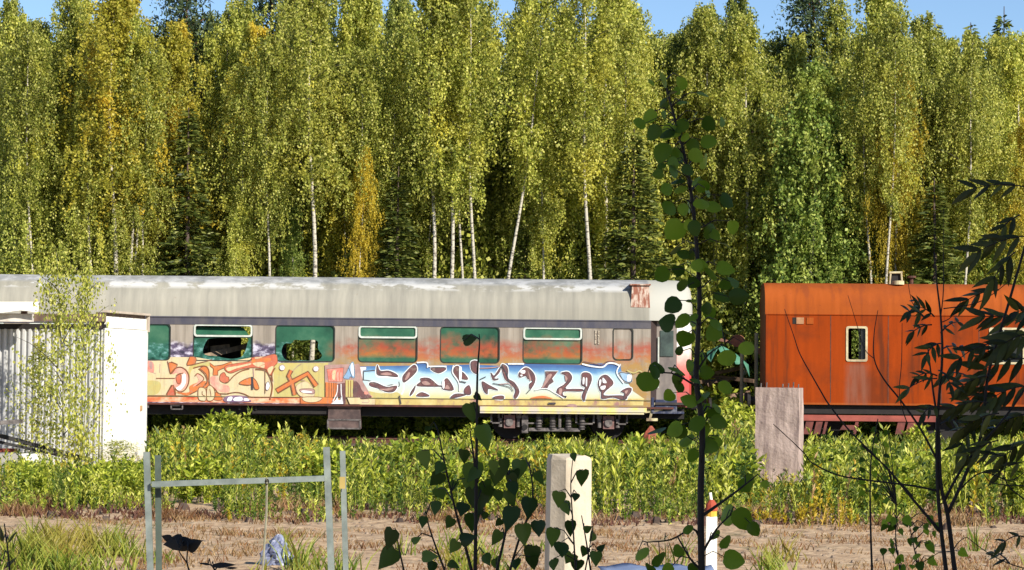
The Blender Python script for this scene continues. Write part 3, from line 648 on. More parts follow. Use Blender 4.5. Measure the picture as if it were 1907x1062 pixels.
# ================================================================= ORANGE WAGON
def orangemat(name, a, b, c_):
    q = NT(name); n1 = q.noise(1.1, 6, q.coord((3.5, 1, .25))); n2 = q.noise(.9, 4, q.coord())
    c = q.ramp(n1, [(.36, lin(c_)), (.47, lin(a)), (.66, lin(b))]); c = q.mix(q.mr(n2, .48, .68, 0, .7), c, lin(c_))
    tc = q.n('ShaderNodeTexCoord'); sp = q.n('ShaderNodeSeparateXYZ'); q.l(tc.outputs['Object'], sp.inputs[0])
    st = q.math('MULTIPLY', q.mr(sp.outputs[0], W(1578, 600, YS).x, W(1588, 600, YS).x), q.mr(sp.outputs[0], W(1632, 600, YS).x, W(1618, 600, YS).x))
    st = q.math('MULTIPLY', st, q.mr(sp.outputs[2], PZ(668), PZ(676))); st = q.math('MULTIPLY', st, q.mr(q.noise(2, 4, q.coord((4, 1, .6))), .35, .6, .3, .8))
    c = q.mix(st, c, lin((132, 84, 66)))
    sc = q.math('MULTIPLY', q.mr(q.noise(22, 3, q.coord()), .66, .7), .4); c = q.mix(sc, c, lin((90, 50, 30)))
    q.base(c); q.rough(.9); q.b.inputs['Specular IOR Level'].default_value = .15; q.bump(q.noise(2.5, 3, q.coord((1, 1, .6))), .012, .5); return q.m
MOS = orangemat('rusty_orange_side', (138, 54, 8), (152, 60, 10), (98, 44, 20)); MOR = orangemat('rusty_orange_roof_sunlit', (152, 74, 26), (162, 80, 32), (136, 66, 30))  # roof orange painted lighter to stand for its tilt to the sun
WX0 = W(1434, 640, YS).x; WX1 = WX0 + 13.5
def Q(px, py): return W(px, py, YS)
WZE = Q(1600, 586).z; WZB = Q(1600, 751).z; WZT = Q(1600, 526).z
wagon = empty('railway_wagon', (WX0 + 6.7, YS + 1.4, 0), 'rusty orange closed railway wagon behind the concrete block', 'railway wagon')
wh = [(Q(1586, 640).x, Q(1621, 640).x, Q(1600, 671).z, Q(1600, 610).z, .05), (Q(1851, 640).x, Q(1912, 640).x, Q(1870, 676).z, Q(1870, 613).z, .05), (WX0 + 9, WX0 + 9.9, Q(1870, 676).z, Q(1870, 613).z, .05)]
mb = MB(); wallholes(YS, WX0, WX1, WZB, WZE, wh, mb); mb.build('side_wall', MOS, wagon)
wr = [(a + .35, b + .25, c_, d_, r_) for a, b, c_, d_, r_ in wh]
mb = MB(); wallholes(YS + 2.8, WX0, WX1, WZB, WZE, wr[:1] + wr[2:], mb); mb.build('rear_wall', MOS, wagon)
mb = MB(); n = 20
prof = [(YS - .015 + 2.83 * (.5 - .5 * math.copysign(abs(math.cos(math.pi * k / n)) ** .72, math.cos(math.pi * k / n))), WZE - .005 + (WZT - WZE + .03) * math.sin(math.pi * k / n) ** .62) for k in range(n + 1)]
vs = []
for x in (WX0 - .02, WX1 + .02): vs += [(x, y, z_) for y, z_ in prof]
mb.add(vs, [(k, k + 1, n + 2 + k, n + 1 + k) for k in range(n)]); mb.build('roof', MOR, wagon, smooth=True)
mb = MB(); mb.add([(WX0 - .01, y, z_) for y, z_ in prof] + [(WX0 - .01, YS + 2.8, WZB), (WX0 - .01, YS, WZB)], [tuple(range(n + 3))]); 
mb.build('end_wall', M('shaded_rust_end', (96, 44, 22), (70, 34, 22), 3), wagon)  # rust painted darker here for the shadow side of the wagon
mb = MB(); mb.box((WX0, YS - .02, WZB - .05), (WX1, YS + .06, WZB)); mb.build('bottom_lip', MOR, wagon)
mb = MB(); mb.box((WX0, YS + .02, WZB + .05), (WX1, YS + 2.78, WZB + .1)); mb.build('floor', MINT, wagon)
MBEI = M('beige_window_frame', (200, 190, 150), (160, 140, 110), 5)
for i, (a, b_, c_, d_, r_) in enumerate(wh[:2]):
    win = bpy.data.objects.new('window', None); COL.objects.link(win); win.parent = wagon; win.location = Vector(((a + b_) / 2, YS, (c_ + d_) / 2)) - wagon.location
    def sub(m, nm, mt): o = m.build(nm, mt); o.parent = win; o.location = -(win.location + wagon.location); return o
    m = MB(); m.ring(rrect(a - .035, b_ + .035, c_ - .035, d_ + .035, .06, YS - .02), rrect(a + .02, b_ - .02, c_ + .02, d_ - .02, .04, YS - .02))
    m.ring(rrect(a - .035, b_ + .035, c_ - .035, d_ + .035, .06, YS + .0), rrect(a - .035, b_ + .035, c_ - .035, d_ + .035, .06, YS - .02))
    sub(m, 'frame', MBEI)
    m = MB()
    if i == 0: m.box((a + .34, YS + .05, c_), (b_, YS + .06, d_)); m.beam((a + .3, YS + .03, c_), (a + .3, YS + .03, d_), .02, .03)
    else: m.box((a, YS + .07, c_), (b_ - .0, YS + .08, d_))
    sub(m, 'pane', M('black_broken_pane', (22, 22, 22), (40, 42, 38), 6, rough=.3))
    if i == 1:
        m = MB(); m.beam((a + .33, YS + .02, c_), (a + .33, YS + .02, d_), .03, .04); m.beam((a + .33, YS + .02, (c_ + d_) / 2 + .1), (b_, YS + .02, (c_ + d_) / 2 + .1), .03, .03); m.beam((a + .1, YS + .02, (c_ + d_) / 2), (a + .6, YS + .02, (c_ + d_) / 2 + .02), .03, .03); sub(m, 'glazing_bar', MWFR)
MVE = M('beige_vent_plate', (176, 132, 92), (140, 96, 64), 6)
for a, b_ in ((1491, 1505), (1510, 1523)):
    mb = MB(); mb.box((Q(a, 600).x, YS - .02, Q(1500, 603).z), (Q(b_, 600).x, YS, Q(1500, 591).z)); mb.build('vent_plate', MVE if a == 1491 else MOR, wagon)
mb = MB(); mb.box((Q(1484, 600).x, YS - .008, Q(1500, 603).z), (Q(1490.5, 600).x, YS, Q(1500, 591).z)); mb.build('vent_opening', MDARK, wagon)  # dark plate stands in for the shade inside the vent hole
for px in (1555, 1662, 1760, 1830):
    mb = MB(); x = Q(px, 650).x; mb.box((x - .012, YS - .004, WZB), (x + .008, YS, WZE)); mb.build('panel_seam', MRUST, wagon)
mb = MB(); mb.box((WX0 + .0, YS - .012, WZB), (WX0 + .05, YS - .0, WZE)); mb.box((WX0, YS - .02, WZE - .012), (WX1, YS, WZE + .006)); mb.build('edge_trim', MOS, wagon)
mb = MB(); x = Q(1683, 520).x; zc = WZT + .0
for s_ in (-.17, .17): mb.tube([(x + s_, YS + .9, zc - .1), (x + s_ * .8, YS + .9, zc + .3)], .025, 8)
mb.tube([(x - .17, YS + .9, zc + .3), (x + .17, YS + .9, zc + .31)], .03, 8); mb.disc((x + .03, YS + .6, zc + .03), (0, 0, 1), .15, .1, 16)
mb.build('roof_chimney_frame', MBEI, wagon)  # pale frame of the roof chimney, its dark core follows
mb = MB(); mb.box((x - .12, YS + .95, zc - .1), (x + .12, YS + 1.1, zc + .27)); mb.build('roof_chimney', MDARK, wagon)
mb = MB(); x = Q(1713, 520).x; mb.tube([(x, YS + 1, zc - .1), (x, YS + 1, zc + .2)], .05, 8); mb.disc((x, YS + 1, zc + .2), (0, 0, 1), .12, .05, 12); mb.build('roof_vent', MRUST, wagon)
mb = MB(); mb.box((WX0 + .1, YS + .12, WZB - .28), (WX1 - .1, YS + .3, WZB - .05)); mb.box((WX0 + .1, YS + 2.5, WZB - .28), (WX1 - .1, YS + 2.7, WZB - .05)); mb.build('underframe', MDARK, wagon)
mb = MB(); zz = Q(1600, 785).z; mb.box((Q(1480, 780).x, YS + .02, zz), (Q(1752, 780).x, YS + .14, Q(1600, 774).z)); mb.build('sole_bar', M('faded_red_steel', (156, 78, 64), (120, 56, 46), 3, (.6, 1, 1)), wagon)
MRED = M('faded_red_bracket', (124, 62, 52), (80, 42, 36), 5)
for px, w_ in ((1514, 14), (1532, 12), (1545, 5), (1590, 30), (1602, 6), (1685, 14), (1705, 16), (1722, 6)):
    mb = MB(); mb.obox((Q(px, 800).x, YS + .1, Q(px, 797).z), (w_ / 146, 0, 0), (0, .05, 0), (.04, 0, .17 if w_ < 25 else .06)); mb.build('hanger_bracket', MRED, wagon)
for px in (1545, 1765):
    for yy in (YS + .7, YS + 2.2):
        mb = MB(); mb.disc((Q(px, 800).x, yy, .63), (0, 1, 0), .46, .12, 28); mb.disc((Q(px, 800).x, yy - .07, .63), (0, 1, 0), .16, .06, 14); mb.build('wheel', MDARK, wagon)
for yy in (YS + .5, YS + 2.3):
    mb = MB(); mb.tube([(WX0 - .35, yy, Q(1400, 747).z), (WX0 + .05, yy, Q(1400, 747).z)], .1, 10); mb.disc((WX0 - .4, yy, Q(1400, 747).z), (1, 0, 0), .2, .08, 16); mb.build('buffer', MDARK, wagon)

wagon.rotation_euler = (0, 0, math.radians(-3.2))
# ================================================================= WHITE HUT
MWH = M('white_painted_sheet', (204, 203, 200), (180, 180, 178), 1.2, (1, 1, .3), rough=.5)
Mends = M('white_end_panel', (244, 242, 232), (238, 236, 226), .8, rough=.45)
p0 = W(191, 885, 43.0); bb = math.radians(10.0)
ux = Vector((-math.cos(bb), math.sin(bb), 0)); uy = Vector((math.sin(bb), math.cos(bb), 0)); base = Vector((p0.x, 43.0, 0))
zt = W(230, 612, 43.3).z; zt2 = W(230, 583, 43.3).z
q = NT('white_end_panel_dirty'); tc = q.n('ShaderNodeTexCoord'); sp = q.n('ShaderNodeSeparateXYZ'); q.l(tc.outputs['Object'], sp.inputs[0])
dz = q.math('ADD', sp.outputs[2], q.math('MULTIPLY', q.noise(5, 6, q.coord((1, 1, .5)), .7), -.9)); dm = q.mr(dz, .1, -.35, 0, .55)
q.base(q.mix(dm, q.mix(q.math('MULTIPLY', q.mr(q.noise(2.5, 5, q.coord((4, 4, .3))), .55, .75), .25), lin((240, 238, 228)), lin((200, 196, 180))), lin((150, 128, 100)))); q.rough(.5); Mpanel = q.m
hut = empty('metal_hut', base, 'white corrugated metal hut with a plain bright end wall in front of the coach', 'hut')
mb = MB(); pts = []; L = 6.0; per = .118; k = 0
while k * per < L:
    for a_, dpt in ((0, 0), (.38, 0), (.5, .055), (.88, .055)): pts.append((k * per + a_ * per, dpt))
    k += 1
zs = zt - .02
vs = []
for z_ in (.05, zs): vs += [base + ux * a_ + uy * d_ + Vector((0, 0, z_)) for a_, d_ in pts]
m_ = len(pts); mb.add(vs, [(i, i + 1, m_ + i + 1, m_ + i) for i in range(m_ - 1)]); mb.build('corrugated_side', MWH, hut)
mb = MB(); c0 = base + Vector((0, 0, zt / 2 + .02)); mb.obox(c0 + uy * 1.2 + ux * .03, ux * .03, uy * 1.2, Vector((0, 0, zt / 2 - .02))); mb.build('end_panel', Mpanel, hut)
mb = MB(); mb.obox(base + uy * 2.4 + ux * 3 + Vector((0, 0, zt / 2)), ux * 3, uy * .03, Vector((0, 0, zt / 2))); mb.obox(base + uy * 1.2 + ux * 3 + Vector((0, 0, zt - .03)), ux * 2.97, uy * 1.15, Vector((0, 0, .02))); mb.build('back_and_roof', MWH, hut)
mb = MB(); mb.obox(base + uy * 1.2 + ux * .12 + Vector((0, 0, (zt + zt2) / 2)), ux * .06, uy * 1.2, Vector((0, 0, (zt2 - zt) / 2))); mb.obox(base + ux * 3.1 - uy * .0 + Vector((0, 0, zt2 - .1)), ux * 3.1, uy * .06, Vector((0, 0, .07)))
mb.build('timber_frame', M('weathered_timber', (130, 108, 94), (96, 78, 68), 5), hut)
mb = MB(); mb.obox(base + ux * 3.0 + uy * .05 + Vector((0, 0, zt + .02)), ux * 3.0, uy * .05, Vector((0, 0, .05))); mb.build('shadow_gap', MDARK, hut)  # solid dark bar stands in for the shade under the top beam
for k in range(6):
    mb = MB(); mb.obox(base + uy * (.22 + k * .39) + ux * .02 + Vector((0, 0, zt + (zt2 - zt) * .4)), ux * .02, uy * .145, Vector((0, 0, (zt2 - zt) * .36))); mb.build('vent_slat', Mends, hut)
mb = MB(); mb.obox(base + uy * 2.4 + ux * .0 + Vector((0, 0, zt2 - .14)), ux * .03, uy * .03, Vector((0, 0, .17))); mb.obox(base + uy * 1.2 + Vector((0, 0, zt2 + .02)), ux * .05, uy * 1.22, Vector((0, 0, .02))); mb.build('trim', M('beige_trim', (190, 176, 160), (170, 156, 140), 4), hut)
for k in (1, 2, 3): mb = MB(); mb.obox(base + uy * (.6 * k) - ux * .004 + Vector((0, 0, zt / 2)), ux * .004, uy * .008, Vector((0, 0, zt / 2 - .02))); mb.build('panel_joint', MWH, hut)
mb = MB(); mb.obox(base + uy * 2.05 - ux * .01 + Vector((0, 0, 1.12)), ux * .012, uy * .05, Vector((0, 0, .05))); mb.build('junction_box', M('beige_box', (190, 150, 110)), hut)
mb = MB(); a = W(-60, 573, 42.5); n = 12; vs = []
for j, (yy, dz) in enumerate(((42.5, 0), (42.5, -.19), (43.6, .02))):
    for i in range(n + 1):
        px = -60 + 132 * i / n; p = W(px, 563, 42.5); z_ = p.z + dz + (.045 * math.exp(-((px - 40) / 22) ** 2) if j == 1 else 0); vs.append((p.x, yy, z_))
mb.add(vs, [(i, i + 1, n + 2 + i, n + 1 + i) for i in range(n)] + [(i + 1, i, 2 * n + 2 + i, 2 * n + 3 + i) for i in range(n)]); sh = mb.build('roof_sheet', Mends)
sh.modifiers.new('t', 'SOLIDIFY').thickness = .01; tag(sh, 'bent white metal sheet resting on the timbers above the corrugated hut', 'metal sheet')
mb = MB(); mb.obox(W(10, 592, 42.75), (.5, 0, 0), (0, .08, 0), (0, 0, .07)); tag(mb.build('wooden_board', M('white_board', (216, 210, 200), (180, 170, 160), 4)), 'short white painted board under the bent sheet on the hut', 'board')
mb = MB(); mb.obox(W(45, 590, 42.9), (.05, 0, 0), (0, .05, 0), (0, 0, .1)); tag(mb.build('timber_block', M('brown_block', (120, 84, 66))), 'small brown timber block propping the bent sheet on the hut', 'timber block')
# beams and slab left foreground of the hut
mb = MB(); mb.beam(W(-80, 790, 40), W(172, 858, 41.5), .08, .07); mb.beam(W(-80, 806, 40.1), W(150, 857, 41.3), .05, .05); tag(mb.build('steel_beam', M('black_steel_beam', (22, 20, 20), (44, 40, 40), 6)), 'black steel beam leaning down to the right in front of the hut', 'steel beam')
mb = MB(); mb.obox(W(10, 787, 39.9), (.25, .1, .02), (0, .15, 0), (0, 0, .035)); tag(mb.build('metal_plate', MGREY), 'dark grey metal plate on the high end of the leaning beam', 'metal plate')
mb = MB(); mb.box((W(-90, 857, 40.5).x, 40.5, 0), (W(39, 857, 40.5).x, 41.2, W(0, 845, 40.5).z)); tag(mb.build('concrete_slab', M('grey_concrete_slab', (168, 164, 156), (140, 136, 130), 4)), 'grey concrete slab on the ground at the left edge below the beam', 'concrete slab')
mb = MB(); mb.box((W(40, 857, 40.4).x, 40.4, 0), (W(72, 857, 40.4).x, 41.0, W(50, 845, 40.5).z)); tag(mb.build('concrete_slab', Mends), 'bright white slab beside the grey slab under the black beam', 'concrete slab')
mb = MB(); mb.box((W(-90, 840, 41.4).x, 41.4, .2), (W(26, 840, 41.4).x, 41.7, W(0, 836, 41.4).z)); tag(mb.build('red_board', M('red_painted_board', (150, 62, 40), (110, 50, 36), 4)), 'red board lying behind the grey slab at the left edge', 'board')
mb = MB(); c_ = W(135, 882, 38.5); mb.box((c_.x - .11, 38.5, 0), (c_.x + .11, 38.75, W(135, 868, 38.5).z)); tag(mb.build('stone_block', M('pinkish_stone', (182, 150, 134), (150, 120, 108), 5)), 'small pinkish stone block in the weeds below the leaning beam', 'stone block')

# ================================================================= CONCRETE BLOCK with rebar
D = 37.7
pa, pb, pc = W(1407, 905, D), W(1487, 912, D), None
ang = math.radians(15); cb = Vector((pb.x, D, 0)); lx = Vector((-math.cos(ang), math.sin(ang), 0)); ly = Vector((math.sin(ang), math.cos(ang), 0))
wdt = .70; dpt_ = .52; zt_ = W(1450, 721, D).z
blk = empty('concrete_block', cb, 'tall grey concrete block with rusty rebar stubs on top beside the orange wagon', 'concrete block')
q = NT('stained_concrete'); n1 = q.noise(2.5, 6, q.coord((3, 3, .5))); n2 = q.noise(18, 5, q.coord())
c = q.ramp(n1, [(.36, lin((126, 108, 102))), (.5, lin((166, 146, 136))), (.66, lin((190, 168, 158)))]); c = q.mix(q.mr(n2, .6, .75, 0, .5), c, lin((96, 84, 76)))
q.base(c); q.rough(.9); q.bump(n2, .02, .7); MCON = q.m
mb = MB(); nz = 10; vs = []
for k in range(nz + 1):
    z_ = zt_ * k / nz
    for a_, b_ in ((0, 0), (wdt / 2, 0), (wdt, 0), (wdt, dpt_), (wdt / 2, dpt_), (0, dpt_)):
        vs.append(cb + lx * (a_ + rnd.uniform(-.006, .006)) + ly * (b_ + rnd.uniform(-.006, .006)) + Vector((0, 0, z_ + (rnd.uniform(-.015, .01) if k == nz else 0))))
mb.add(vs, [(k * 6 + i, k * 6 + (i + 1) % 6, (k + 1) * 6 + (i + 1) % 6, (k + 1) * 6 + i) for k in range(nz) for i in range(6)] + [tuple(nz * 6 + i for i in range(6))])
mb.build('block', MCON, blk)
for a_, h_ in ((.62, .06), (.53, .07), (.27, .05), (.18, .06), (.1, .08), (.02, .05)):
    mb = MB(); p = cb + lx * a_ + ly * .06 + Vector((0, 0, zt_ - .02)); mb.tube([p, p + Vector((.005, 0, h_ + .02))], .011, 6); mb.build('rebar_stub', MGREY, blk)

# ================================================================= METAL FRAME, POSTS
MGALV = M('galvanised_steel', (150, 158, 150), (120, 128, 122), 12, rough=.45, metal=.3)
fr = empty('steel_rack', (W(455, 1000, 12).x, 12, 0), 'galvanised steel rack of paired uprights and one crossbar', 'rack')
def seg(px0, py0, px1, py1, d, wd, nm, mt=MGALV, zfloor=True):
    a, b_ = W(px0, py0, d), W(px1, py1, d)
    if zfloor: b_ = a + (b_ - a) * (a.z / (a.z - b_.z))
    m = MB(); m.beam(a, b_, wd, wd); return m.build(nm, mt, fr)
seg(273, 842, 280, 1062, 12.0, .030, 'upright'); seg(294, 848, 296, 1062, 12.05, .028, 'upright', M('dull_galvanised_steel', (92, 104, 92), (76, 86, 78), 10, metal=.3))
seg(608, 833, 617, 1062, 12.0, .032, 'upright'); seg(638, 840, 644, 1062, 12.05, .027, 'upright')
seg(283, 902, 606, 891, 11.97, .028, 'crossbar', MGALV, False)
mb = MB(); a = W(638, 899, 12.03); mb.beam(a + Vector((0, -.016, .03)), a + Vector((0, -.016, -.03)), .029, .004); mb.build('yellow_sticker', M('yellow_tape', (180, 156, 90)), fr)
mb = MB(); pts = [W(497, 890, 11.9), W(496, 960, 11.9), W(489, 1062, 11.9)]; dd = (pts[2] - pts[1]).normalized(); pts.append(pts[2] + dd * ((pts[2].z) / -dd.z)); mb.tube(pts, .006, 6)
tag(mb.build('dry_stalk', M('grey_dry_stalk', (150, 146, 122), (120, 114, 96), 20)), 'thin grey dry stalk leaning on the crossbar of the metal frame', 'dry stalk')
mb = MB(); mb.tube([W(497 + 3 * math.cos(t), 897 + 5 * math.sin(t), 11.9 + .02 * math.sin(t * 3)) for t in np.linspace(0, 9, 20)], .003, 5); tag(mb.build('wire_tie', MDARK), 'dark wire tie wound round the crossbar of the metal frame', 'wire')

D = 12.0; q = NT('cream_concrete'); n1 = q.noise(6, 6, q.coord((1, 1, .6))); q.base(q.ramp(n1, [(.3, lin((160, 148, 128))), (.5, lin((196, 182, 160))), (.7, lin((210, 196, 174)))])); q.rough(.85); q.bump(q.noise(60, 4, q.coord()), .004, .6)
tp = W(1061, 850, D); bt = W(1058, 1062, D); dn = (bt - tp); dn = dn / -dn.z
post = MB(); ca = []; R = .118
prof_ = [(-.105, -.04), (-.045, -.105), (.06, -.105), (.105, -.05), (.105, .07), (.05, .105), (-.06, .105), (-.105, .05)]
rz = math.radians(14)
for z_, s_ in ((tp.z, .93), (tp.z - .02, 1), (tp.z - .6, 1.04), (-.02, 1.12)):
    c_ = tp + dn * (tp.z - z_)
    ca.append([(c_.x + s_ * (x * math.cos(rz) - y * math.sin(rz)), c_.y + .1 + s_ * (x * math.sin(rz) + y * math.cos(rz)), z_ + (.0 if z_ < tp.z else .008 * math.sin(x * 40))) for x, y in prof_])
vs = [p for r_ in ca for p in r_]; post.add(vs, [(r_ * 8 + i, (r_ + 1) * 8 + i, (r_ + 1) * 8 + (i + 1) % 8, r_ * 8 + (i + 1) % 8) for r_ in range(3) for i in range(8)] + [tuple(range(8))])
po = post.build('concrete_post', q.m); tag(po, 'thick cream concrete post with chamfered corners behind drooping leaves', 'post')
D = 20; mk = empty('marker_post', (W(1325, 1000, D).x, D, 0), 'slim white marker post with orange top behind the tall sapling stem', 'marker post')
a = W(1325, 962, D); mb = MB(); mb.box((a.x - .045, D - .04, -.02), (a.x + .045, D + .04, a.z)); mb.build('shaft', Mends, mk)
mb = MB(); mb.tube([(a.x, D, a.z), (a.x, D, a.z + .05)], .047, 10); mb.build('yellow_band', M('yellow_plastic', (220, 170, 60), (200, 150, 50), 5), mk)
mb = MB(); mb.tube([(a.x, D, a.z + .05), (a.x, D, a.z + .1), (a.x, D, a.z + .14)], [.055, .05, .02], 10); mb.build('cap', M('orange_red_plastic', (170, 74, 44), (150, 60, 38), 5), mk)
mb = MB(); mb.tube([(a.x, D + .02, a.z + .13), (a.x - .01, D + .02, a.z + .2)], .012, 6); mb.build('tip', Mends, mk)
# pale blue sheet on a low pallet
D = 15.0; a = W(1112, 1049, D); b_ = W(1322, 1046, D); n = 14; mb = MB(); vs = []
for j in range(5):
    for i in range(n + 1):
        x = a.x + (b_.x - a.x) * i / n; vs.append((x, D + j * .2 - .9, a.z + .012 * math.sin(i * 1.1 + j) - (.1 if j == 0 else 0) + .0))
mb.add(vs, [(j * (n + 1) + i, j * (n + 1) + i + 1, (j + 1) * (n + 1) + i + 1, (j + 1) * (n + 1) + i) for j in range(4) for i in range(n)])
o = mb.build('blue_sheet', M('pale_blue_sheet', (150, 164, 186), (120, 134, 164), 1.4, sharp=(.45, .55)), smooth=True); o.modifiers.new('t', 'SOLIDIFY').thickness = .006; tag(o, 'pale blue sheet lying flat behind the base of the tall sapling', 'sheet')
pal = empty('pallet', ((a.x + b_.x) / 2, D - .5, 0), 'stack of wooden pallet boards under the pale blue sheet', 'pallet')
for k in range(4):
    mb = MB(); mb.box((a.x + .05, D - .85 + k * .2, 0), (b_.x - .05, D - .77 + k * .2, a.z - .125)); mb.build('board', M('pallet_board', (130, 104, 80)) if k == 0 else bpy.data.materials['pallet_board'], pal)
# crumpled plastic bag
D = 22.3; c_ = W(513, 1030, D); rg = random.Random(3); mb = MB(); nu, nv = 26, 16; vs = []
for j in range(nv + 1):
    t = j / nv; rad = .155 * (1 - t) ** .8 + .012
    for i in range(nu):
        a_ = 2 * math.pi * i / nu; r_ = rad * (1 + .18 * math.sin(a_ * 5 + j * .5) + .12 * math.sin(a_ * 9 - j * .9) + rg.uniform(-.08, .08)); vs.append((c_.x + r_ * math.cos(a_) + .03 * t * t, D + r_ * math.sin(a_), .29 * t ** .85 + rg.uniform(-.006, .006)))
mb.add(vs, [(j * nu + i, j * nu + (i + 1) % nu, (j + 1) * nu + (i + 1) % nu, (j + 1) * nu + i) for j in range(nv) for i in range(nu)]); tag(mb.build('plastic_bag', M('greyblue_plastic', (140, 146, 168), (96, 100, 124), 8, rough=.3)), 'crumpled blue-grey plastic bag on the ground beyond the metal frame', 'plastic bag')

# ================================================================= THINGS BETWEEN THE WAGONS
mb = MB(); n = 12; m_ = 6; vs = []
for j in range(m_ + 1):
    for i in range(n + 1):
        px = 1318 + 78 * i / n; y_ = 66.2 + .3 * j
        zz = 2.76 - .35 * abs(i / n - .32) ** 1.1 * 2 - .3 * max(0, i / n - .7) - (.38 if j == 0 else 0) * (.6 + .4 * math.sin(i * 1.7)) - .04 * j; vs.append((W(px, 650, 66.2).x, y_ + .05 * math.sin(i * 2.), zz))
mb.add(vs, [(j * (n + 1) + i, j * (n + 1) + i + 1, (j + 1) * (n + 1) + i + 1, (j + 1) * (n + 1) + i) for j in range(m_) for i in range(n)])
o = mb.build('green_tarp', M('sea_green_tarp', (84, 142, 118), (58, 110, 90), 3), smooth=True); o.modifiers.new('t', 'SOLIDIFY').thickness = .01; tag(o, 'sea green tarpaulin draped over the pile between coach and orange wagon', 'tarpaulin')
trl = empty('timber_pile', (W(1360, 690, 66.8).x, 66.8, 0), 'heap of scrap timber covered by the green tarpaulin', 'timber pile')
MW1 = M('scrap_timber', (140, 112, 92), (84, 62, 50), 4); rg = random.Random(5)
for k in range(14):
    x = W(rg.uniform(1325, 1400), 690, 66.8).x; mb = MB(); z_ = rg.uniform(.3, 2.2); mb.beam((x - rg.uniform(.2, .9), 66.4 + rg.uniform(0, 1), z_ + rg.uniform(-.3, .3)), (x + rg.uniform(.2, .5), 66.4 + rg.uniform(0, 1), z_), .12, .1); mb.build('timber', MW1, trl)
mb = MB(); mb.beam(W(1366, 632, 64.6), W(1425, 660, 64.3), .1, .13); mb.beam(W(1330, 630, 64.7), W(1430, 655, 64.7), .05, .08); tag(mb.build('wooden_beam', M('brown_beam', (140, 96, 78), (90, 62, 52), 4)), 'brown wooden beam sloping down toward the orange wagon end', 'wooden beam')
mb = MB(); p = W(1374, 635, 64.4); mb.disc(p, (0.3, 1, 0), .17, .3, 14); tag(mb.build('log', M('cut_log_end', (150, 92, 66), (110, 66, 48), 8)), 'short cut log on the brown beam above the green tarpaulin', 'log')
for px, t_, lab in ((1408, 620, 'pale wooden pole standing right beside the end of the orange wagon'), (1381, 655, 'shorter pale pole standing under the green tarpaulin edge')):
    p = W(px, t_, 63.8); mb = MB(); mb.tube([(p.x, 63.8, 0), (p.x + .01, 63.8, p.z)], .05, 8); tag(mb.build('wooden_pole', M('pale_pole', (150, 148, 120))), lab, 'pole', 'pale poles between the wagons')
mb = MB(); p = W(1212, 815, 57.5); rg = random.Random(8); n = 10; vs = []
for j in range(5):
    for i in range(n): a_ = 2 * math.pi * i / n; r_ = (.26, .28, .24, .15, .03)[j] * rg.uniform(.8, 1.2); vs.append((p.x + r_ * math.cos(a_), 57.5 + r_ * math.sin(a_), .14 * j * 1.1))
mb.add(vs, [(j * n + i, j * n + (i + 1) % n, (j + 1) * n + (i + 1) % n, (j + 1) * n + i) for j in range(4) for i in range(n)]); tag(mb.build('rock', M('orange_brown_rock', (170, 84, 56), (120, 60, 44), 6, bump=.03)), 'orange-brown boulder in the weeds by the coach end steps', 'rock')

# ================================================================= TREES
def bark(name, a, b, marks=True):
    q = NT(name); f = q.noise(4, 5, q.coord((2, 2, 5) if marks else (6, 6, 1)))
    q.base(q.ramp(f, [(.40 if marks else .3, lin(b)), (.48 if marks else .7, lin(a))])); q.rough(.8); return q.m
MBIR = bark('birch_bark', (186, 178, 160), (84, 76, 66)); MSPB = bark('spruce_bark', (92, 74, 62), (54, 44, 38), False); MPIB = bark('pine_bark', (150, 92, 60), (96, 64, 48), False); MASB = bark('aspen_bark', (150, 146, 122), (84, 80, 66))
LB = {'olive': leafmat('birch_leaves_olive', [(88, 100, 38), (136, 146, 56), (180, 182, 80), (220, 216, 122)], (212, 204, 80), .5, (.56, .74), .45),
      'light': leafmat('birch_leaves_light', [(104, 116, 44), (156, 164, 64), (198, 198, 88), (230, 224, 130)], (224, 212, 84), .5, (.55, .72), .45),
      'yellow': leafmat('birch_leaves_yellow', [(112, 114, 36), (158, 156, 50), (196, 186, 66), (224, 210, 98)], (232, 200, 66), .5, (.5, .66), .45),
      'gold': leafmat('birch_leaves_gold', [(128, 124, 36), (182, 164, 46), (216, 186, 56), (226, 206, 84)], (220, 196, 70), .8, (.5, .66), .45),
      'dark': leafmat('birch_leaves_dark', [(66, 80, 32), (102, 116, 48), (142, 150, 66), (186, 188, 96)], None, transl=.42),
      'green': leafmat('aspen_leaves_green', [(72, 94, 38), (112, 134, 54), (150, 166, 74), (190, 198, 106)], (168, 170, 78), .5, (.55, .7), .42),
      'spruce': leafmat('spruce_needles', [(48, 60, 24), (78, 92, 36), (112, 122, 50), (150, 152, 78)], None, transl=.25),
      'pine': leafmat('pine_needles', [(34, 48, 30), (54, 70, 42), (76, 92, 56), (100, 112, 72)], None, transl=.15)}
def spline(rng, H, bend=.25):
    a, b_ = rng.normal(size=2) * bend; c_, d_ = rng.uniform(0, 6, 2)
    return lambda z: np.stack([a * (z / H) ** 2 * 1.5 + .07 * np.sin(z * .7 + c_), b_ * (z / H) ** 2 + .07 * np.sin(z * .6 + d_), z], -1)
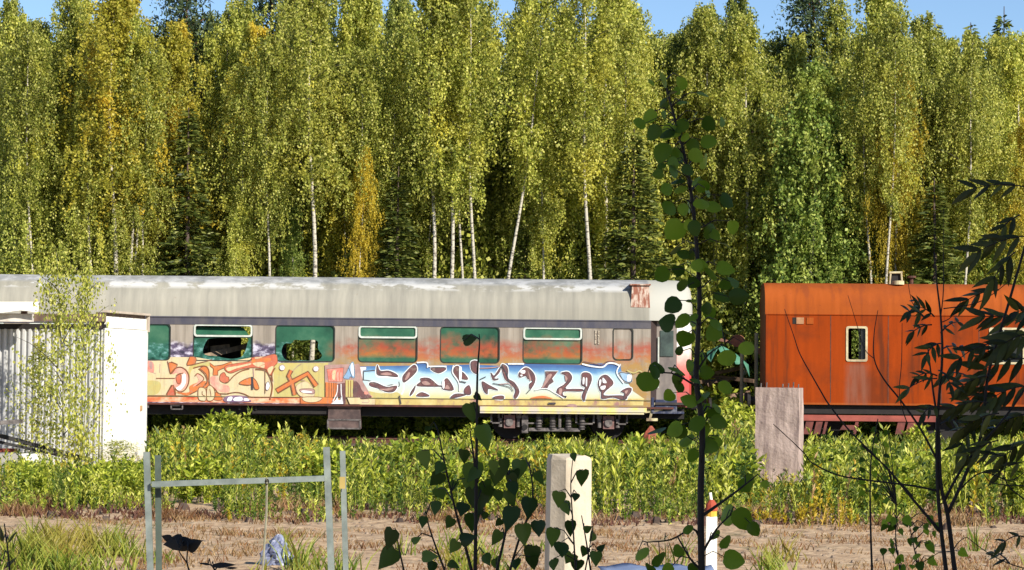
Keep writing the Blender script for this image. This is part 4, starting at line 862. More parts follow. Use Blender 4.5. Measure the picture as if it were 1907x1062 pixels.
def birch(seed, H=13., r=1.35, base=.3, limbs=64, leafL=.105, strands=10, per=20, trunk_r=.1, up_=.9, thin=1.):
    rng = np.random.default_rng(seed); cen = spline(rng, H)
    z0 = base * H + (H * .985 - base * H) * np.linspace(0, 1, limbs) ** .9; u = (z0 - base * H) / (H - base * H)
    az = np.arange(limbs) * 2.4 + rng.normal(size=limbs) * .4
    Lr = r * (np.clip(.45 + 1.6 * u, 0, 1) * np.clip((1 - u) * 1.9, 0, 1) ** .75 + .1) * rng.uniform(.4, 1.4, limbs)
    B = cen(z0); out = np.stack([np.cos(az), np.sin(az), np.zeros(limbs)], -1)
    def lp(i, t): return B[i] + out[i] * (Lr[i] * t)[:, None] + np.array([0, 0, 1.]) * (Lr[i] * up_ * (t - .45 * t * t))[:, None]
    ns = limbs * strands; li = np.repeat(np.arange(limbs), strands); t = rng.uniform(.12, 1.05, ns)
    anc = lp(li, t) + rng.normal(size=(ns, 3)) * .1
    ln = rng.uniform(.3, 1.25, ns) * np.clip(Lr[li], .4, 1.2)
    sw = out[li] * rng.uniform(-.1, .35, ns)[:, None] + rng.normal(size=(ns, 3)) * .12
    n = ns * per; si = np.repeat(np.arange(ns), per); uu = rng.uniform(0, 1, n) ** 1.1
    keep = rng.uniform(size=n) < thin; si = si[keep]; uu = uu[keep]; n = len(si)
    pos = anc[si] + (np.array([0, 0, -1.]) + sw[si]) * (ln[si] * uu)[:, None] + rng.normal(size=(n, 3)) * .042
    d = unit(rng.normal(size=(n, 3)) * .5 + np.array([0, 0, -.9]))
    L_ = leafL * rng.uniform(.6, 1.3, n)
    crown = leafquads(rng, pos, d, L_, L_ * .72)
    mb = MB(); zz = np.linspace(0, H * .98, 16); cp = cen(zz)
    mb.tube([tuple(p) for p in cp], [trunk_r * (1 - .9 * k / 15) for k in range(16)], 7)
    for i in range(0, limbs, 2):
        pts = lp(np.array([i] * 4), np.array([0, .3, .6, .85])); mb.tube([tuple(p) for p in pts], [.014, .010, .006, .003], 3, 1, cap=False)
    return mb, crown
def spruce(seed, H=11., R=1.7, step=.24, nb=8, dens=30, base=.04, droop=.25):
    rng = np.random.default_rng(seed); V = []; z = base * H; pos = []; dr_ = []; LL = []; mb = MB()
    mb.tube([(0, 0, 0), (.02, 0, H * .5), (0, .02, H)], [.13, .08, .012], 7)
    while z < H * .985:
        u = z / H; L = R * (1 - u) ** .85 * (1 if u > .12 else .8)
        for k in range(nb):
            a = rng.uniform(0, 6.28); Lb = L * rng.uniform(.7, 1.1) + .06; n = max(4, int(dens * Lb)); t = rng.uniform(.12, 1, n)
            o = np.array([math.cos(a), math.sin(a), 0]); s = np.array([-math.sin(a), math.cos(a), 0]); zb = z + rng.uniform(-.1, .1)
            side = rng.choice([-1, 1], n); sl_ = rng.uniform(0, 1, n) * Lb * .28 * (1.05 - t)
            p = o * (Lb * t)[:, None] + s * (side * sl_)[:, None]; p[:, 2] += zb + Lb * (.18 * t - (droop + .2) * t * t + .12 * t ** 4) + rng.normal(size=n) * .03
            pos.append(p); dr_.append(unit(o * .8 + s * (side * .8)[:, None] + rng.normal(size=(n, 3)) * .25 + np.array([0, 0, -.15]))); LL.append(rng.uniform(.12, .26, n))
        z += step * rng.uniform(.7, 1.2) * (1 - .35 * u)
    pos = np.concatenate(pos); d = np.concatenate(dr_); L_ = np.concatenate(LL)
    return mb, leafquads(rng, pos, d, L_, L_ * .36, .12)
def pine(seed, H=13.):
    rng = np.random.default_rng(seed); mb = MB(); mb.tube([(0, 0, 0), (.1, 0, H * .5), (0, 0, H * .97)], [.15, .11, .03], 7); pos = []
    for k in range(46):
        z = H * rng.uniform(.5, 1) ; u = (z / H - .5) * 2; a = rng.uniform(0, 6.28); Lb = rng.uniform(.5, 1) * (1.7 * (1 - u ** 1.6) + .2); c = np.array([math.cos(a) * Lb, math.sin(a) * Lb, z + .15 * Lb])
        mb.tube([(0, 0, z - .2), tuple(c)], [.03, .012], 4, cap=False); n = 170
        p = rng.normal(size=(n, 3)) * np.array([.34, .34, .15]) + c; pos.append(p)
    pos = np.concatenate(pos); n = len(pos); d = unit(rng.normal(size=(n, 3)) + np.array([0, 0, .6])); L_ = rng.uniform(.12, .22, n)
    return mb, leafquads(rng, pos, d, L_, L_ * .3)
def bush(seed, H=3., r=1., n=5000, leafL=.1):
    rng = np.random.default_rng(seed); mb = MB(); cl = []
    for k in range(36):
        a = rng.uniform(0, 6.28); rr = r * rng.uniform(0, 1) ** .6; z = H * rng.uniform(.15, 1) * (1 - .35 * (rr / r) ** 2); cl.append((rr * math.cos(a), rr * math.sin(a), z))
    for k in range(10): c = cl[k]; mb.tube([(0, 0, 0), (c[0] * .4, c[1] * .4, c[2] * .6), c], [.03, .02, .006], 5, cap=False)
    cl = np.array(cl); i = rng.integers(0, len(cl), n); pos = cl[i] + rng.normal(size=(n, 3)) * np.array([.22, .22, .2]) * r; pos[:, 2] = np.abs(pos[:, 2])
    d = unit(rng.normal(size=(n, 3)) + np.array([0, 0, -.3])); L_ = leafL * rng.uniform(.6, 1.4, n)
    return mb, leafquads(rng, pos, d, L_, L_ * .75)
LIB = {}
MTW = M('olive_brown_twig', (70, 62, 44), (50, 44, 32), 6)
def lib(key, gen, lm, bm, kind):
    mb, q4 = gen; t = bpy.data.meshes.new('trunk'); t.from_pydata(mb.v, [], mb.f); t.materials.append(bm); t.materials.append(MTW); t.polygons.foreach_set('material_index', mb.mi); t.polygons.foreach_set('use_smooth', [True] * len(mb.f)); t.update()
    LIB[key] = (t, npmesh('crown', q4, 4, lm), kind)
for k in range(5): lib('b%d' % k, birch(10 + k, 13, (1.45, 1.6, 1.4, 1.7, 1.5)[k], (.06, .16, .05, .2, .1)[k], (104, 106, 104, 106, 102)[k], .078, 12, 30), LB['olive'], MBIR, 'birch_tree')
lib('bt', birch(31, 13.5, 1.2, .5, 54, .078, 11, 30, trunk_r=.085), LB['olive'], MBIR, 'birch_tree')
lib('bu', birch(32, 13.5, 1.1, .54, 50, .078, 11, 28, thin=.85, trunk_r=.07), LB['olive'], MBIR, 'birch_tree')
for k in range(3): lib('s%d' % k, spruce(20 + k, 11, (1.7, 1.5, 1.9)[k], .3, 9, 40), LB['spruce'], MSPB, 'spruce_tree')
for k in range(2): lib('p%d' % k, pine(40 + k), LB['pine'], MPIB, 'pine_tree')
for k in range(2): lib('a%d' % k, birch(50 + k, 11, 1.7, .12, 90, .1, 12, 24, .09, .7), LB['green'], MASB, 'aspen_tree')
for k in range(3): lib('u%d' % k, bush(60 + k), LB['olive'], MASB, 'bush')
LIBH = {'b': 13., 's': 11., 'p': 13., 'a': 11., 'u': 3.}
def tree(key, px, top, Y, leaf=None, label=None, group=None, sxy=1., lean=0., cat=None, x=None, h=None):
    t, c, kind = LIB[key]; H0 = 13.5 if key in ('bt', 'bu') else LIBH[key[0]]
    if x is None: x = W(px, 520, Y).x
    if h is None: h = W(px, top, Y).z
    e = empty(kind, (x, Y, 0), label, cat or kind.split('_')[0] + (' tree' if kind != 'bush' else ''), group)
    e.rotation_euler = (0, lean, rnd.uniform(0, 6.28)) if not lean else (0, lean, 0)
    e.scale = (sxy, sxy, h / H0)
    for nm, me in (('trunk', t), ('crown', c)):
        o = bpy.data.objects.new(nm, me); COL.objects.link(o); o.parent = e
        if nm == 'crown' and leaf: o.material_slots[0].link = 'OBJECT'; o.material_slots[0].material = LB[leaf]
    return e
G1 = 'birches in the front row of the forest'
heroes = [
 ('b0', 22, 28, 68, 'light', 'birch at the left edge of the forest with pale yellowish top', 1.),
 ('b1', 88, 38, 69, 'olive', 'olive birch with a sky gap above it near the left corner', .9),
 ('b2', 140, -20, 68, 'olive', 'tall olive birch just right of the left corner sky gap', 1.),
 ('bt', 212, -30, 66.1, 'yellow', 'yellowing birch whose white trunk shows above the hut end wall', 1.15),
 ('b4', 232, -12, 69.5, 'yellow', 'bright yellow-topped birch beside the yellowing birch above the hut', 1.),
 ('b3', 286, 48, 68, 'yellow', 'birch with a golden tip below the left sky gap', .95),
 ('b0', 400, 10, 71, 'olive', 'olive birch right of the dark pine at the upper left', .9),
 ('b1', 478, 48, 70, 'yellow', 'birch with bright yellow top above the first broken window', .85),
 ('bt', 500, 60, 66.1, 'olive', 'thin trunked birch rising behind the two broken windows', .7),
 ('bt', 583, -60, 65.8, 'light', 'birch with a bright white trunk above the second broken window', 1.1),
 ('b2', 560, -40, 70, 'light', 'broad light green birch behind the bright white trunk', 1.),
 ('b4', 632, -60, 69, 'light', 'pale birch right of the bright white trunk', 1.),
 ('b3', 690, -30, 70, 'olive', 'olive birch above the middle of the coach with orange sprig beside it', .95),
 ('b0', 748, -8, 70.5, 'dark', 'dark olive birch left of the cluster of slender white trunks', .85),
 ('bt', 806, -50, 66.1, 'olive', 'slender birch at the left of the white trunk cluster', 1.),
 ('bt', 840, -60, 66.1, 'light', 'birch with mottled trunk second in the white trunk cluster', 1.),
 ('bu', 884, -60, 66.1, 'olive', 'straight slender birch in the middle of the white trunk cluster', 1.05),
 ('b1', 868, -40, 71, 'olive', 'bushy olive birch behind the white trunk cluster', 1.),
 ('b2', 975, -20, 70, 'olive', 'olive birch right of the leaning white trunk', .95),
 ('b3', 1010, 45, 71, 'olive', 'birch below the sky gap in the middle of the forest top', .8),
 ('bu', 1099, -70, 65.8, 'light', 'birch with the thickest white trunk above the coach roof vent', 1.2),
 ('b4', 1120, -50, 69, 'light', 'broad light birch behind the thickest white trunk', 1.1),
 ('b0', 1175, -30, 69.5, 'light', 'light birch between the thick white trunk and the tall sapling', 1.),
 ('b1', 1270, 40, 71, 'olive', 'olive birch behind the tip of the tall foreground sapling', .85),
 ('b2', 1330, 8, 70, 'light', 'light birch right of the tall sapling tip', 1.),
 ('b3', 1388, 18, 69, 'light', 'bright birch left of the dark pine with sky to its right', .95),
 ('a0', 1508, 112, 67.0, 'green', 'fresh green aspen standing behind the orange wagon left end', 1.05),
 ('b4', 1645, -42, 70.5, 'olive', 'tall rounded birch above the orange wagon window', 1.1),
 ('b0', 1700, 22, 69.5, 'olive', 'olive birch right of the gold patched birch', .95),
 ('b1', 1780, 95, 68, 'light', 'light birch above the orange wagon among dark spruce tips', 1.),
 ('b3', 1893, 55, 69, 'light', 'yellowish birch at the right edge of the forest', .95)]
for k, x, tp_, Y, lf, lb, sx in heroes: tree(k, x, tp_, Y, lf, lb, G1, sx)
tree('bu', 942, -60, 65.9, 'light', 'birch whose long white trunk leans to the right above the coach', G1, 1., math.radians(5.5)).location.x = W(918, 520, 65.9).x
tree('b3', 1660, 120, 66.6, 'gold', 'narrow birch with gold and orange leaves above the orange wagon', G1, .5)
tree('b2', 668, 270, 66.0, 'gold', 'small gold leaved birch above the middle of the coach', G1, .42)
tree('b4', 1250, 60, 72, 'dark', 'dark birch behind the upper leaves of the tall sapling', G1, .9)
for k, x, tp_, Y, lb, sx in (('p0', 340, -35, 73, 'dark pine rising between birches at the upper left', 1.0), ('p1', 500, -25, 75, 'dark pine behind the yellow-topped birch', .95), ('p0', 1512, -15, 75, 'big dark pine with sky on both sides at the upper right', 1.15), ('p1', 1060, 15, 76, 'dark pine peeping over the forest in the middle', .8)):
    tree(k, x, tp_, Y, None, lb, 'pines rising over the birches', sx)
for k, x, tp_, Y, lb, sx in (('s0', 348, 200, 66.4, 'spruce with tiered branches behind the coach left of the broken windows', 1.), ('s1', 740, 310, 66.0, 'low spruce with flat branches above the middle coach windows', .95), ('s2', 1180, 240, 66.4, 'broad spruce with level branches behind the coach end', 1.05), ('s0', 1400, 170, 70, 'dark spruce between the coach and the orange wagon', 1.1), ('s1', 1740, 330, 66.0, 'low spruce directly behind the orange wagon roof', 1.1), ('s2', 1590, 380, 67.5, 'small spruce behind the wagon window', .9), ('s0', 1808, 42, 76, 'tall spruce whose tip stands against the sky near the right edge', 1.), ('s1', 1868, 12, 77, 'tallest spruce tip against the sky at the far right', 1.1), ('s2', 1740, 35, 77, 'spruce tip against the sky right of the rounded birch', .9), ('s1', 1250, 75, 77, 'spruce tip below the sky notch above the sapling', .9), ('s0', 440, 330, 69, 'dark low spruce behind the first broken window', 1.0)):
    tree(k, x, tp_, Y, None, lb, 'spruces in the forest', sx)
for k, x, tp_, Y, lf, lb, sx in (('b2', 52, 60, 66.6, 'olive', 'low crowned birch directly above the hut roof sheet', .8), ('b0', 175, 150, 66.4, 'light', 'short leafy birch behind the hut saplings', .8), ('b4', 250, 240, 66.2, 'light', 'short birch reaching down to the coach roof right of the hut', .75),
   ('b0', 545, 380, 67.3, 'green', 'short fresh green birch left of the bright white trunk', .5), ('b2', 645, 200, 67.6, 'yellow', 'short yellow-green birch right of the bright white trunk', .75), ('b4', 430, 380, 66.3, 'light', 'small bright birch behind the first broken window', .6),
   ('b3', 780, 250, 68.8, 'olive', 'shorter olive birch among the left slender trunks', .8), ('b0', 985, 240, 67.6, 'light', 'shorter light birch right of the leaning trunk', .75),
   ('b4', 1465, 260, 68.6, 'green', 'green young birch left of the fresh green aspen', .8), ('b0', 1580, 250, 67.4, 'green', 'green young birch right of the fresh green aspen', .75), ('b2', 1720, 180, 68, 'olive', 'shorter olive birch right of the gold birch', .85), ('b3', 1830, 150, 67.6, 'light', 'light birch close to the right edge behind the wagon', .85), ('b4', 1920, 220, 66.8, 'yellow', 'yellowing birch cut by the right edge', .8)):
    tree(k, x, tp_, Y, lf, lb, G1, sx)
for k, x, tp_, Y, lb in (('bu', 240, 30, 66.2, 'slender birch trunk right of the hut saplings above the coach roof'), ('bu', 268, 60, 66.4, 'slim birch with pale stem just left of the golden tipped birch'), ('bu', 435, 120, 66.8, 'thin grey stemmed birch over the first broken window'),
   ('bu', 660, 90, 66.5, 'slim birch stem rising through the small gold leaves'), ('bu', 722, 60, 67.2, 'thin birch stem over the dark olive birch gap'), ('bu', 862, 20, 66.7, 'thin birch stem between the mottled and the straight slender ones'), ('bu', 1010, 140, 67, 'thin birch stem in the shadowy gap right of the leaning trunk'),
   ('bu', 1150, 40, 66.9, 'thin birch stem between the thickest trunk and the tall sapling'), ('bu', 1622, 60, 66.5, 'thin pale birch stem left of the gold birch above the wagon'), ('bu', 1652, 20, 66.0, 'white birch stem above the orange wagon window'), ('bu', 1796, 60, 66.3, 'thin white birch stem behind the right shrub leaves'), ('bu', 60, 40, 66.3, 'thin birch stem over the left part of the hut roof')):
    tree(k, x, tp_, Y, 'light' if x % 4 else 'olive', lb, 'slender birches along the forest edge', .85)
# crowded rows behind: second row birches and darker back rows
r2 = random.Random(21); gaps = ((60, 125), (245, 310), (1205, 1245), (1400, 1455), (1565, 1605), (990, 1045), (1715, 1907))
def capped(px, top): return max(top, 70) if any(a - 25 < px < b + 25 for a, b in gaps) else top
for i, px in enumerate(range(-30, 1960, 36)):
    x = px + r2.uniform(-14, 14); tree('b%d' % r2.randrange(5), x, capped(x, r2.uniform(-20, 50)), r2.uniform(73, 76), r2.choice(['olive', 'olive', 'dark', 'light']), 'birch in the crowded second row of the forest behind the train', 'birches in the second row', r2.uniform(.85, 1.05))
for i, px in enumerate(range(-40, 1980, 58)):
    x = px + r2.uniform(-16, 16); tree('s%d' % r2.randrange(3), x, capped(x, r2.uniform(30, 110)), r2.uniform(78, 82), None, 'spruce half hidden behind the second row of birches', 'spruces behind the birches', r2.uniform(1.1, 1.35))
for i, px in enumerate(range(-60, 2000, 52)):
    x = px + r2.uniform(-16, 16); tree(r2.choice(['b0', 'b3', 's0', 's1', 'b2']) if i % 3 else 's2', x, capped(x, r2.uniform(30, 90)), r2.uniform(85, 92), None, 'tree at the back of the forest seen only through gaps', 'trees at the back of the forest', r2.uniform(1.2, 1.5))
for i, px in enumerate(range(-30, 1950, 62)):
    x = px + r2.uniform(-20, 20); k = r2.choice(['u0', 'u1', 'u2', 's1', 'u0'])
    if 1295 < x < 1445: continue
    tree(k, x, r2.uniform(410, 500) if k[0] == 'u' else r2.uniform(330, 430), r2.uniform(66.8, 69.5), r2.choice(['olive', 'light', 'green', 'dark']) if k[0] == 'u' else None, 'low undergrowth tree behind the train under the forest crowns', 'undergrowth along the forest edge', r2.uniform(1., 1.5) if k[0] == 'u' else .8)
# unseen trees added beside the viewpoint to shade the nearby saplings
for x, y, k, h, s_ in ((3.2, 1.7, 's0', 9, 1.1), (5.0, .5, 's2', 12, 1.3), (6.8, -1.4, 's1', 13, 1.4), (4.5, 3.0, 's1', 7.2, 1.), (3.8, -.8, 's2', 11, 1.2), (8.4, -3, 's0', 14, 1.4)):
    tree(k, 0, 0, y, None, 'unseen spruce added right of the viewpoint to cast shade', 'unseen spruces added to shade the viewpoint', s_, x=x, h=h)
# small birch in front of the hut
lib('bs', birch(77, 4.3, .8, .03, 46, .07, 8, 11, .03, 1.1, .85), LB['light'], MASB, 'birch_sapling'); LIBH['bs'] = 4.3
t, c, kd = LIB['bs']
def smallbirch(px, d, h, sx, lab):
    e = empty('birch_sapling', (W(px, 880, d).x, d, 0), lab, 'sapling', 'birch saplings in front of the hut'); e.scale = (sx, sx, h / 4.3); e.rotation_euler = (0, 0, rnd.uniform(0, 6))
    for nm, me in (('trunk', t), ('crown', c)):
        o = bpy.data.objects.new(nm, me); COL.objects.link(o); o.parent = e
smallbirch(118, 40.5, W(118, 462, 40.5).z, .8, 'tallest yellow-green birch sapling in front of the corrugated hut side')
smallbirch(160, 41.0, W(160, 490, 41).z, .55, 'slender birch sapling at the corner of the hut beside the tallest sapling')
smallbirch(205, 40.0, W(215, 820, 40).z, .7, 'low birch sapling in front of the bright hut end wall')
smallbirch(70, 41.2, W(70, 640, 41.2).z, .6, 'shorter sapling left of the tallest one against the corrugated side')

# ================================================================= WEEDS, GRASS
MWEED = leafmat('weed_leaves', [(60, 76, 22), (140, 152, 40), (202, 206, 70), (240, 236, 134)], (70, 96, 34), .7, (.5, .62), .35)
MWEED2 = leafmat('broad_weed_leaves', [(40, 62, 20), (84, 112, 32), (140, 164, 54), (204, 210, 100)], (56, 84, 30), .7, (.48, .6), .35)
MYEL = leafmat('yellow_weed_leaves', [(140, 128, 30), (190, 168, 36), (216, 190, 50), (220, 180, 90)], None, transl=.35)
MWEEDB = leafmat('bush_leaves', [(64, 86, 26), (128, 146, 40), (184, 194, 62), (222, 222, 106)], None, transl=.4)
MDRY = leafmat('dry_grass', [(104, 78, 52), (140, 112, 76), (170, 142, 98), (150, 96, 62)], (120, 84, 56), .6, (.5, .65), .2)
MGRASS = leafmat('green_grass', [(70, 92, 26), (110, 130, 40), (150, 162, 56), (176, 178, 84)], (170, 150, 70), .5, (.5, .65), .35)
rng = np.random.default_rng(5)
def vnoise(x, y, s=1., seed=0):
    xx = x / s + seed * 17.3; yy = y / s + seed * 9.1
    return (np.sin(xx * 1.7 + 1.3 * np.sin(yy * 1.1)) + np.sin(yy * 2.1 + 1.7 * np.sin(xx * .9 + 2)) + np.sin((xx + yy) * 3.1 + 4)) / 6 + .5
def weeds(name, x, y, h, mat, label, cat, nl=26, L=(.07, .15), wf=.26, stem=.010, upb=.55):
    n = len(x); idx = np.repeat(np.arange(n), nl); m = n * nl
    lean = rng.normal(size=(n, 2)) * .12
    u = rng.uniform(.1, 1.02, m); bx_ = np.stack([x[idx] + lean[idx, 0] * u * h[idx], y[idx] + lean[idx, 1] * u * h[idx], h[idx] * u], -1)
    a = rng.uniform(0, 6.28, m); d = unit(np.stack([np.cos(a), np.sin(a), upb + rng.normal(size=m) * .45], -1)); LL_ = rng.uniform(L[0], L[1], m) * np.clip(h[idx] / .7, .5, 1.2)
    lq = leafquads(rng, bx_, d, LL_, LL_ * wf * 1.3, .3)
    a2 = rng.uniform(0, 3.14, n); s = np.stack([np.cos(a2), np.sin(a2) * .3, np.zeros(n)], -1) * stem
    b0 = np.stack([x, y, np.zeros(n)], -1); b1 = np.stack([x + lean[:, 0] * h, y + lean[:, 1] * h, h], -1)
    sq = np.stack([b0 - s, b0 + s, b1 + s * .3, b1 - s * .3], 1).reshape(-1, 3)
    me = npmesh(name, np.concatenate([lq, sq]), 4, mat); o = bpy.data.objects.new(name, me); COL.objects.link(o)
    return tag(o, label, cat, None, 'stuff')
def scatter(n, y0, y1, f0=-1.08, f1=1.08):
    y = np.sqrt(rng.uniform(y0 ** 2, y1 ** 2, n)); x = rng.uniform(f0, f1, n) * y * CX / F; return x, y
def edge(x): return 29.3 + .8 * np.sin(x * 1.1 + 1) + .6 * np.sin(x * 2.7) + .5 * np.sin(x * 6.1)
cx0, cy0 = scatter(2300, 28.6, 57.5); crad = rng.uniform(.12, .42, 2300); chh = .25 + .85 * rng.uniform(0, 1, 2300) ** 1.3 * (.5 + .7 * vnoise(cx0, cy0, 2.0, 2))
ci = rng.integers(0, 2300, 21000); x = cx0[ci] + rng.normal(size=21000) * crad[ci]; y = cy0[ci] + rng.normal(size=21000) * crad[ci]
px = x / y * F + CX; dens = vnoise(x, y, 1.5, 1) * .6 + vnoise(x, y, .5, 7) * .4
topy = np.interp(px, [0, 255, 290, 360, 480, 640, 770, 860, 1000, 1150, 1260, 1320, 1395, 1500, 1620, 1760, 1907], [868, 868, 822, 806, 808, 830, 834, 826, 826, 832, 815, 775, 775, 820, 812, 820, 815])
topy = np.where((px > 1395) & (px < 1510) & (y < 37.6), 890, topy) + rng.normal(size=len(x)) * 9 + 26 * (vnoise(x, y, .8, 21) - .5)
cap = 1.8 - (topy - 700) / F * y
h = chh[ci] * rng.uniform(.6, 1.15, len(x))
h = np.where(h > cap, cap * rng.uniform(.55, 1.06, len(x)), h); h *= np.clip((y - edge(x)) / .9, .4, 1)
big = vnoise(x, y, 3.2, 41); h = h * np.clip(.45 + 1.1 * big, .5, 1.2); h = np.where(h > cap * 1.06, cap, h)
ok = (y > edge(x)) & (dens > .36 + .2 * (rng.uniform(size=len(x)) - .5)) & ~((px < 290) & (y > 41.0) & (y < 46)) & (h > .1)
ok &= ~((px > 625) & (px < 770) & (y > 53)) & ~((px > 1120) & (px < 1210) & (y > 47) & (y < 53)) & ~((px > 470) & (px < 525) & (y > 44) & (y < 51)) & ~((px > 330) & (px < 400) & (y < 33))
dead = (vnoise(x, y, 1.2, 11) > .8) & ((y > 33) | (vnoise(x, y, 1., 31) > .6)) & (rng.uniform(size=len(x)) < .7)
yel = (vnoise(x, y, 1.0, 15) > .84) & ~dead
h = np.clip(h, .12, 1.1)
g0 = ok & ~dead & ~yel; half = rng.uniform(size=len(x)) < .5
weeds('tall_weeds', x[g0 & half], y[g0 & half], h[g0 & half], MWEED, 'dense tall yellow-green weeds filling the ground in front of the train', 'weeds', 30, (.06, .145), .22, .007, 1.4)
weeds('tall_weeds', x[g0 & ~half], y[g0 & ~half], h[g0 & ~half] * .9, MWEED2, 'broader leaved green weeds mixed through the ground in front of the train', 'weeds', 26, (.05, .11), .36, .007, .7)
k_ = ok & dead; weeds('dead_weeds', x[k_], y[k_], h[k_] * .9, MDRY, 'brown withered weeds standing among the green ones', 'dead weeds', 26, (.05, .12), .2, .008, 1.6)
k_ = ok & yel; weeds('yellow_weeds', x[k_], y[k_], h[k_] * .85, MYEL, 'patches of yellow turning weeds among the green ones', 'weeds', 26, (.06, .12), .3, .008, 1.)
# bright bushes near the coach and tall growth between wagons
bx = []; by = []; bh = []
for cx_, cy_, rx, ry, hh, n_ in ((415, 54.5, .55, .8, 1.0, 90), (455, 55.5, .4, .6, .85, 50), (1365, 60.5, .5, 3., 1.3, 150), (1345, 57, .5, 2, .9, 80), (1715, 56, .3, .7, .8, 35), (1650, 55, 1.0, 1.2, .4, 50), (1850, 55.5, 1.0, 1.5, .55, 90), (885, 55.5, .35, .5, .75, 30), (1180, 40, .7, 1.5, .8, 60), (1850, 38, 1.6, 3, .8, 200), (240, 38, .5, 1, .5, 40), (800, 37.5, .5, .8, .9, 50)):
    X_ = W(cx_, 800, cy_).x; a = rng.uniform(0, 6.28, n_); r_ = rng.uniform(0, 1, n_) ** .5; bx.append(X_ + rx * r_ * np.cos(a)); by.append(cy_ + ry * r_ * np.sin(a)); bh.append(hh * (1 - .35 * r_) * rng.uniform(.75, 1.05, n_))
for k in range(85):
    cy_ = float(rng.uniform(31, 54)); fx = float(rng.uniform(-1.02, 1.02)); cx_ = 953 + fx * 953
    if (cx_ < 290 and cy_ > 39.5) or (1380 < cx_ < 1520 and cy_ < 40): continue
    rr = float(rng.uniform(.2, .5)); n_ = int(38 * rr / .35); a = rng.uniform(0, 6.28, n_); r_ = rng.uniform(0, 1, n_) ** .5
    hh = min(1.05, max(.25, 1.8 - ((870 if cx_ < 280 else float(rng.uniform(822, 885))) - 700) / F * cy_))
    bx.append(fx * cy_ * CX / F + rr * r_ * np.cos(a)); by.append(cy_ + rr * r_ * np.sin(a)); bh.append(hh * (1 - .4 * r_ ** 2) * rng.uniform(.75, 1.05, n_))
weeds('leafy_undergrowth', np.concatenate(bx), np.concatenate(by), np.concatenate(bh), MWEEDB, 'brighter green leafy clumps standing above the weeds by the train', 'undergrowth', 42, (.08, .16), .34)
x, y = scatter(2600, 64.2, 68.0); weeds('forest_edge_growth', x, y, rng.uniform(.5, 1.5, len(x)), MWEEDB, 'shaded green growth behind the train seen under the coach', 'undergrowth', 26, (.1, .2), .4)
# dry straw and grass on the yard
def blades(name, x, y, h, mat, label, cat, per=9, wd=.006, spread=.05):
    n = len(x); idx = np.repeat(np.arange(n), per); m = n * per
    b0 = np.stack([x[idx] + rng.normal(size=m) * spread, y[idx] + rng.normal(size=m) * spread, np.zeros(m)], -1)
    hh = h[idx] * rng.uniform(.4, 1.1, m); a = rng.uniform(0, 6.28, m); d = np.stack([np.cos(a) * .45, np.sin(a) * .45, np.ones(m)], -1)
    s = np.stack([np.ones(m), rng.normal(size=m) * .3, np.zeros(m)], -1) * wd; mid = b0 + d * (hh * .55)[:, None]; tip = b0 + d * np.array([1.5, 1.5, 1]) * hh[:, None]
    me = npmesh(name, np.stack([b0 - s, b0 + s, mid + s * .8, tip, mid - s * .8], 1).reshape(-1, 3), 5, mat); o = bpy.data.objects.new(name, me); COL.objects.link(o); return tag(o, label, cat, None, 'stuff')
x, y = scatter(4500, 20.5, 30.5); vn = vnoise(x, y, 1.1, 3); ok = vn + rng.uniform(-.3, .3, len(x)) > .62
blades('dry_grass', x[ok], y[ok], rng.uniform(.03, .10, ok.sum()), MDRY, 'sparse dry straw on the sandy yard', 'dry grass', 9, .005, .07)
x, y = scatter(2600, 28.5, 32.5); px = x / y * F + CX; ok = (vnoise(x, y, .8, 5) > .74) & (y > 29.0) & (y < 32)
blades('brown_grass_fringe', x[ok], y[ok], rng.uniform(.08, .26, ok.sum()), MDRY, 'reddish brown dead grass along the front edge of the weeds', 'dry grass', 12, .006, .07)
x, y = scatter(2600, 20.0, 27.5); px = x / y * F + CX; z_ = np.exp(-((px - 150) / 110) ** 4) * .8 * (vnoise(x, y, .7, 9) > .4) + np.exp(-((px - 1440) / 30) ** 2) * .25 * (y < 24) + np.exp(-((px - 600) / 40) ** 2) * .3 * (y < 23) + np.exp(-((px - 860) / 30) ** 2) * .3 + .012; ok = (rng.uniform(size=len(x)) < z_) & (y < 23.6 + 2.2 * vnoise(x, y, .6, 6))
blades('green_grass', x[ok], y[ok], rng.uniform(.12, .38, ok.sum()), MGRASS, 'bright green grass tufts on the near part of the yard', 'grass', 14, .007, .06)
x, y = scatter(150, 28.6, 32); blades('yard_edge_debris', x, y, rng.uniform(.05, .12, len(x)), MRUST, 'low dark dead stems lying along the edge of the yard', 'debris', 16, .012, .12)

def pebbles(name, x, y, r, mat, label, flat=.6):
    V_ = []; 
    for X_, Y_, r_ in zip(x, y, r):
        p = [(X_ + r_ * rnd.uniform(.7, 1.2) * math.cos(a), Y_ + r_ * rnd.uniform(.7, 1.2) * math.sin(a), 0.) for a in (0, 1.05, 2.1, 3.14, 4.2, 5.2)]; t_ = [(X_ + (q_[0] - X_) * .55, Y_ + (q_[1] - Y_) * .55, r_ * flat * rnd.uniform(.8, 1.2)) for q_ in p]
        for i in range(6): V_ += [p[i], p[(i + 1) % 6], t_[(i + 1) % 6], t_[i]]
        V_ += [t_[0], t_[1], t_[2], t_[3]]; V_ += [t_[3], t_[4], t_[5], t_[0]]
    o = bpy.data.objects.new(name, npmesh(name, V_, 4, mat)); COL.objects.link(o); return tag(o, label, 'stones', None, 'stuff')
x, y = scatter(1500, 20.5, 31.5); pebbles('stones', x, y, rng.uniform(.008, .035, 1500), M('grey_brown_stones', (150, 130, 110), (104, 88, 74), 3), 'small stones scattered over the sandy yard')
x, y = scatter(120, 28.5, 33); pebbles('lumps', x, y, rng.uniform(.02, .1, 220), M('shadow_lumps', (84, 64, 50), (50, 40, 34), 5), 'dark clods standing in for shadow along the yard edge under the weeds', .9)  # dark lumps stand in for the shadow under the weed edge
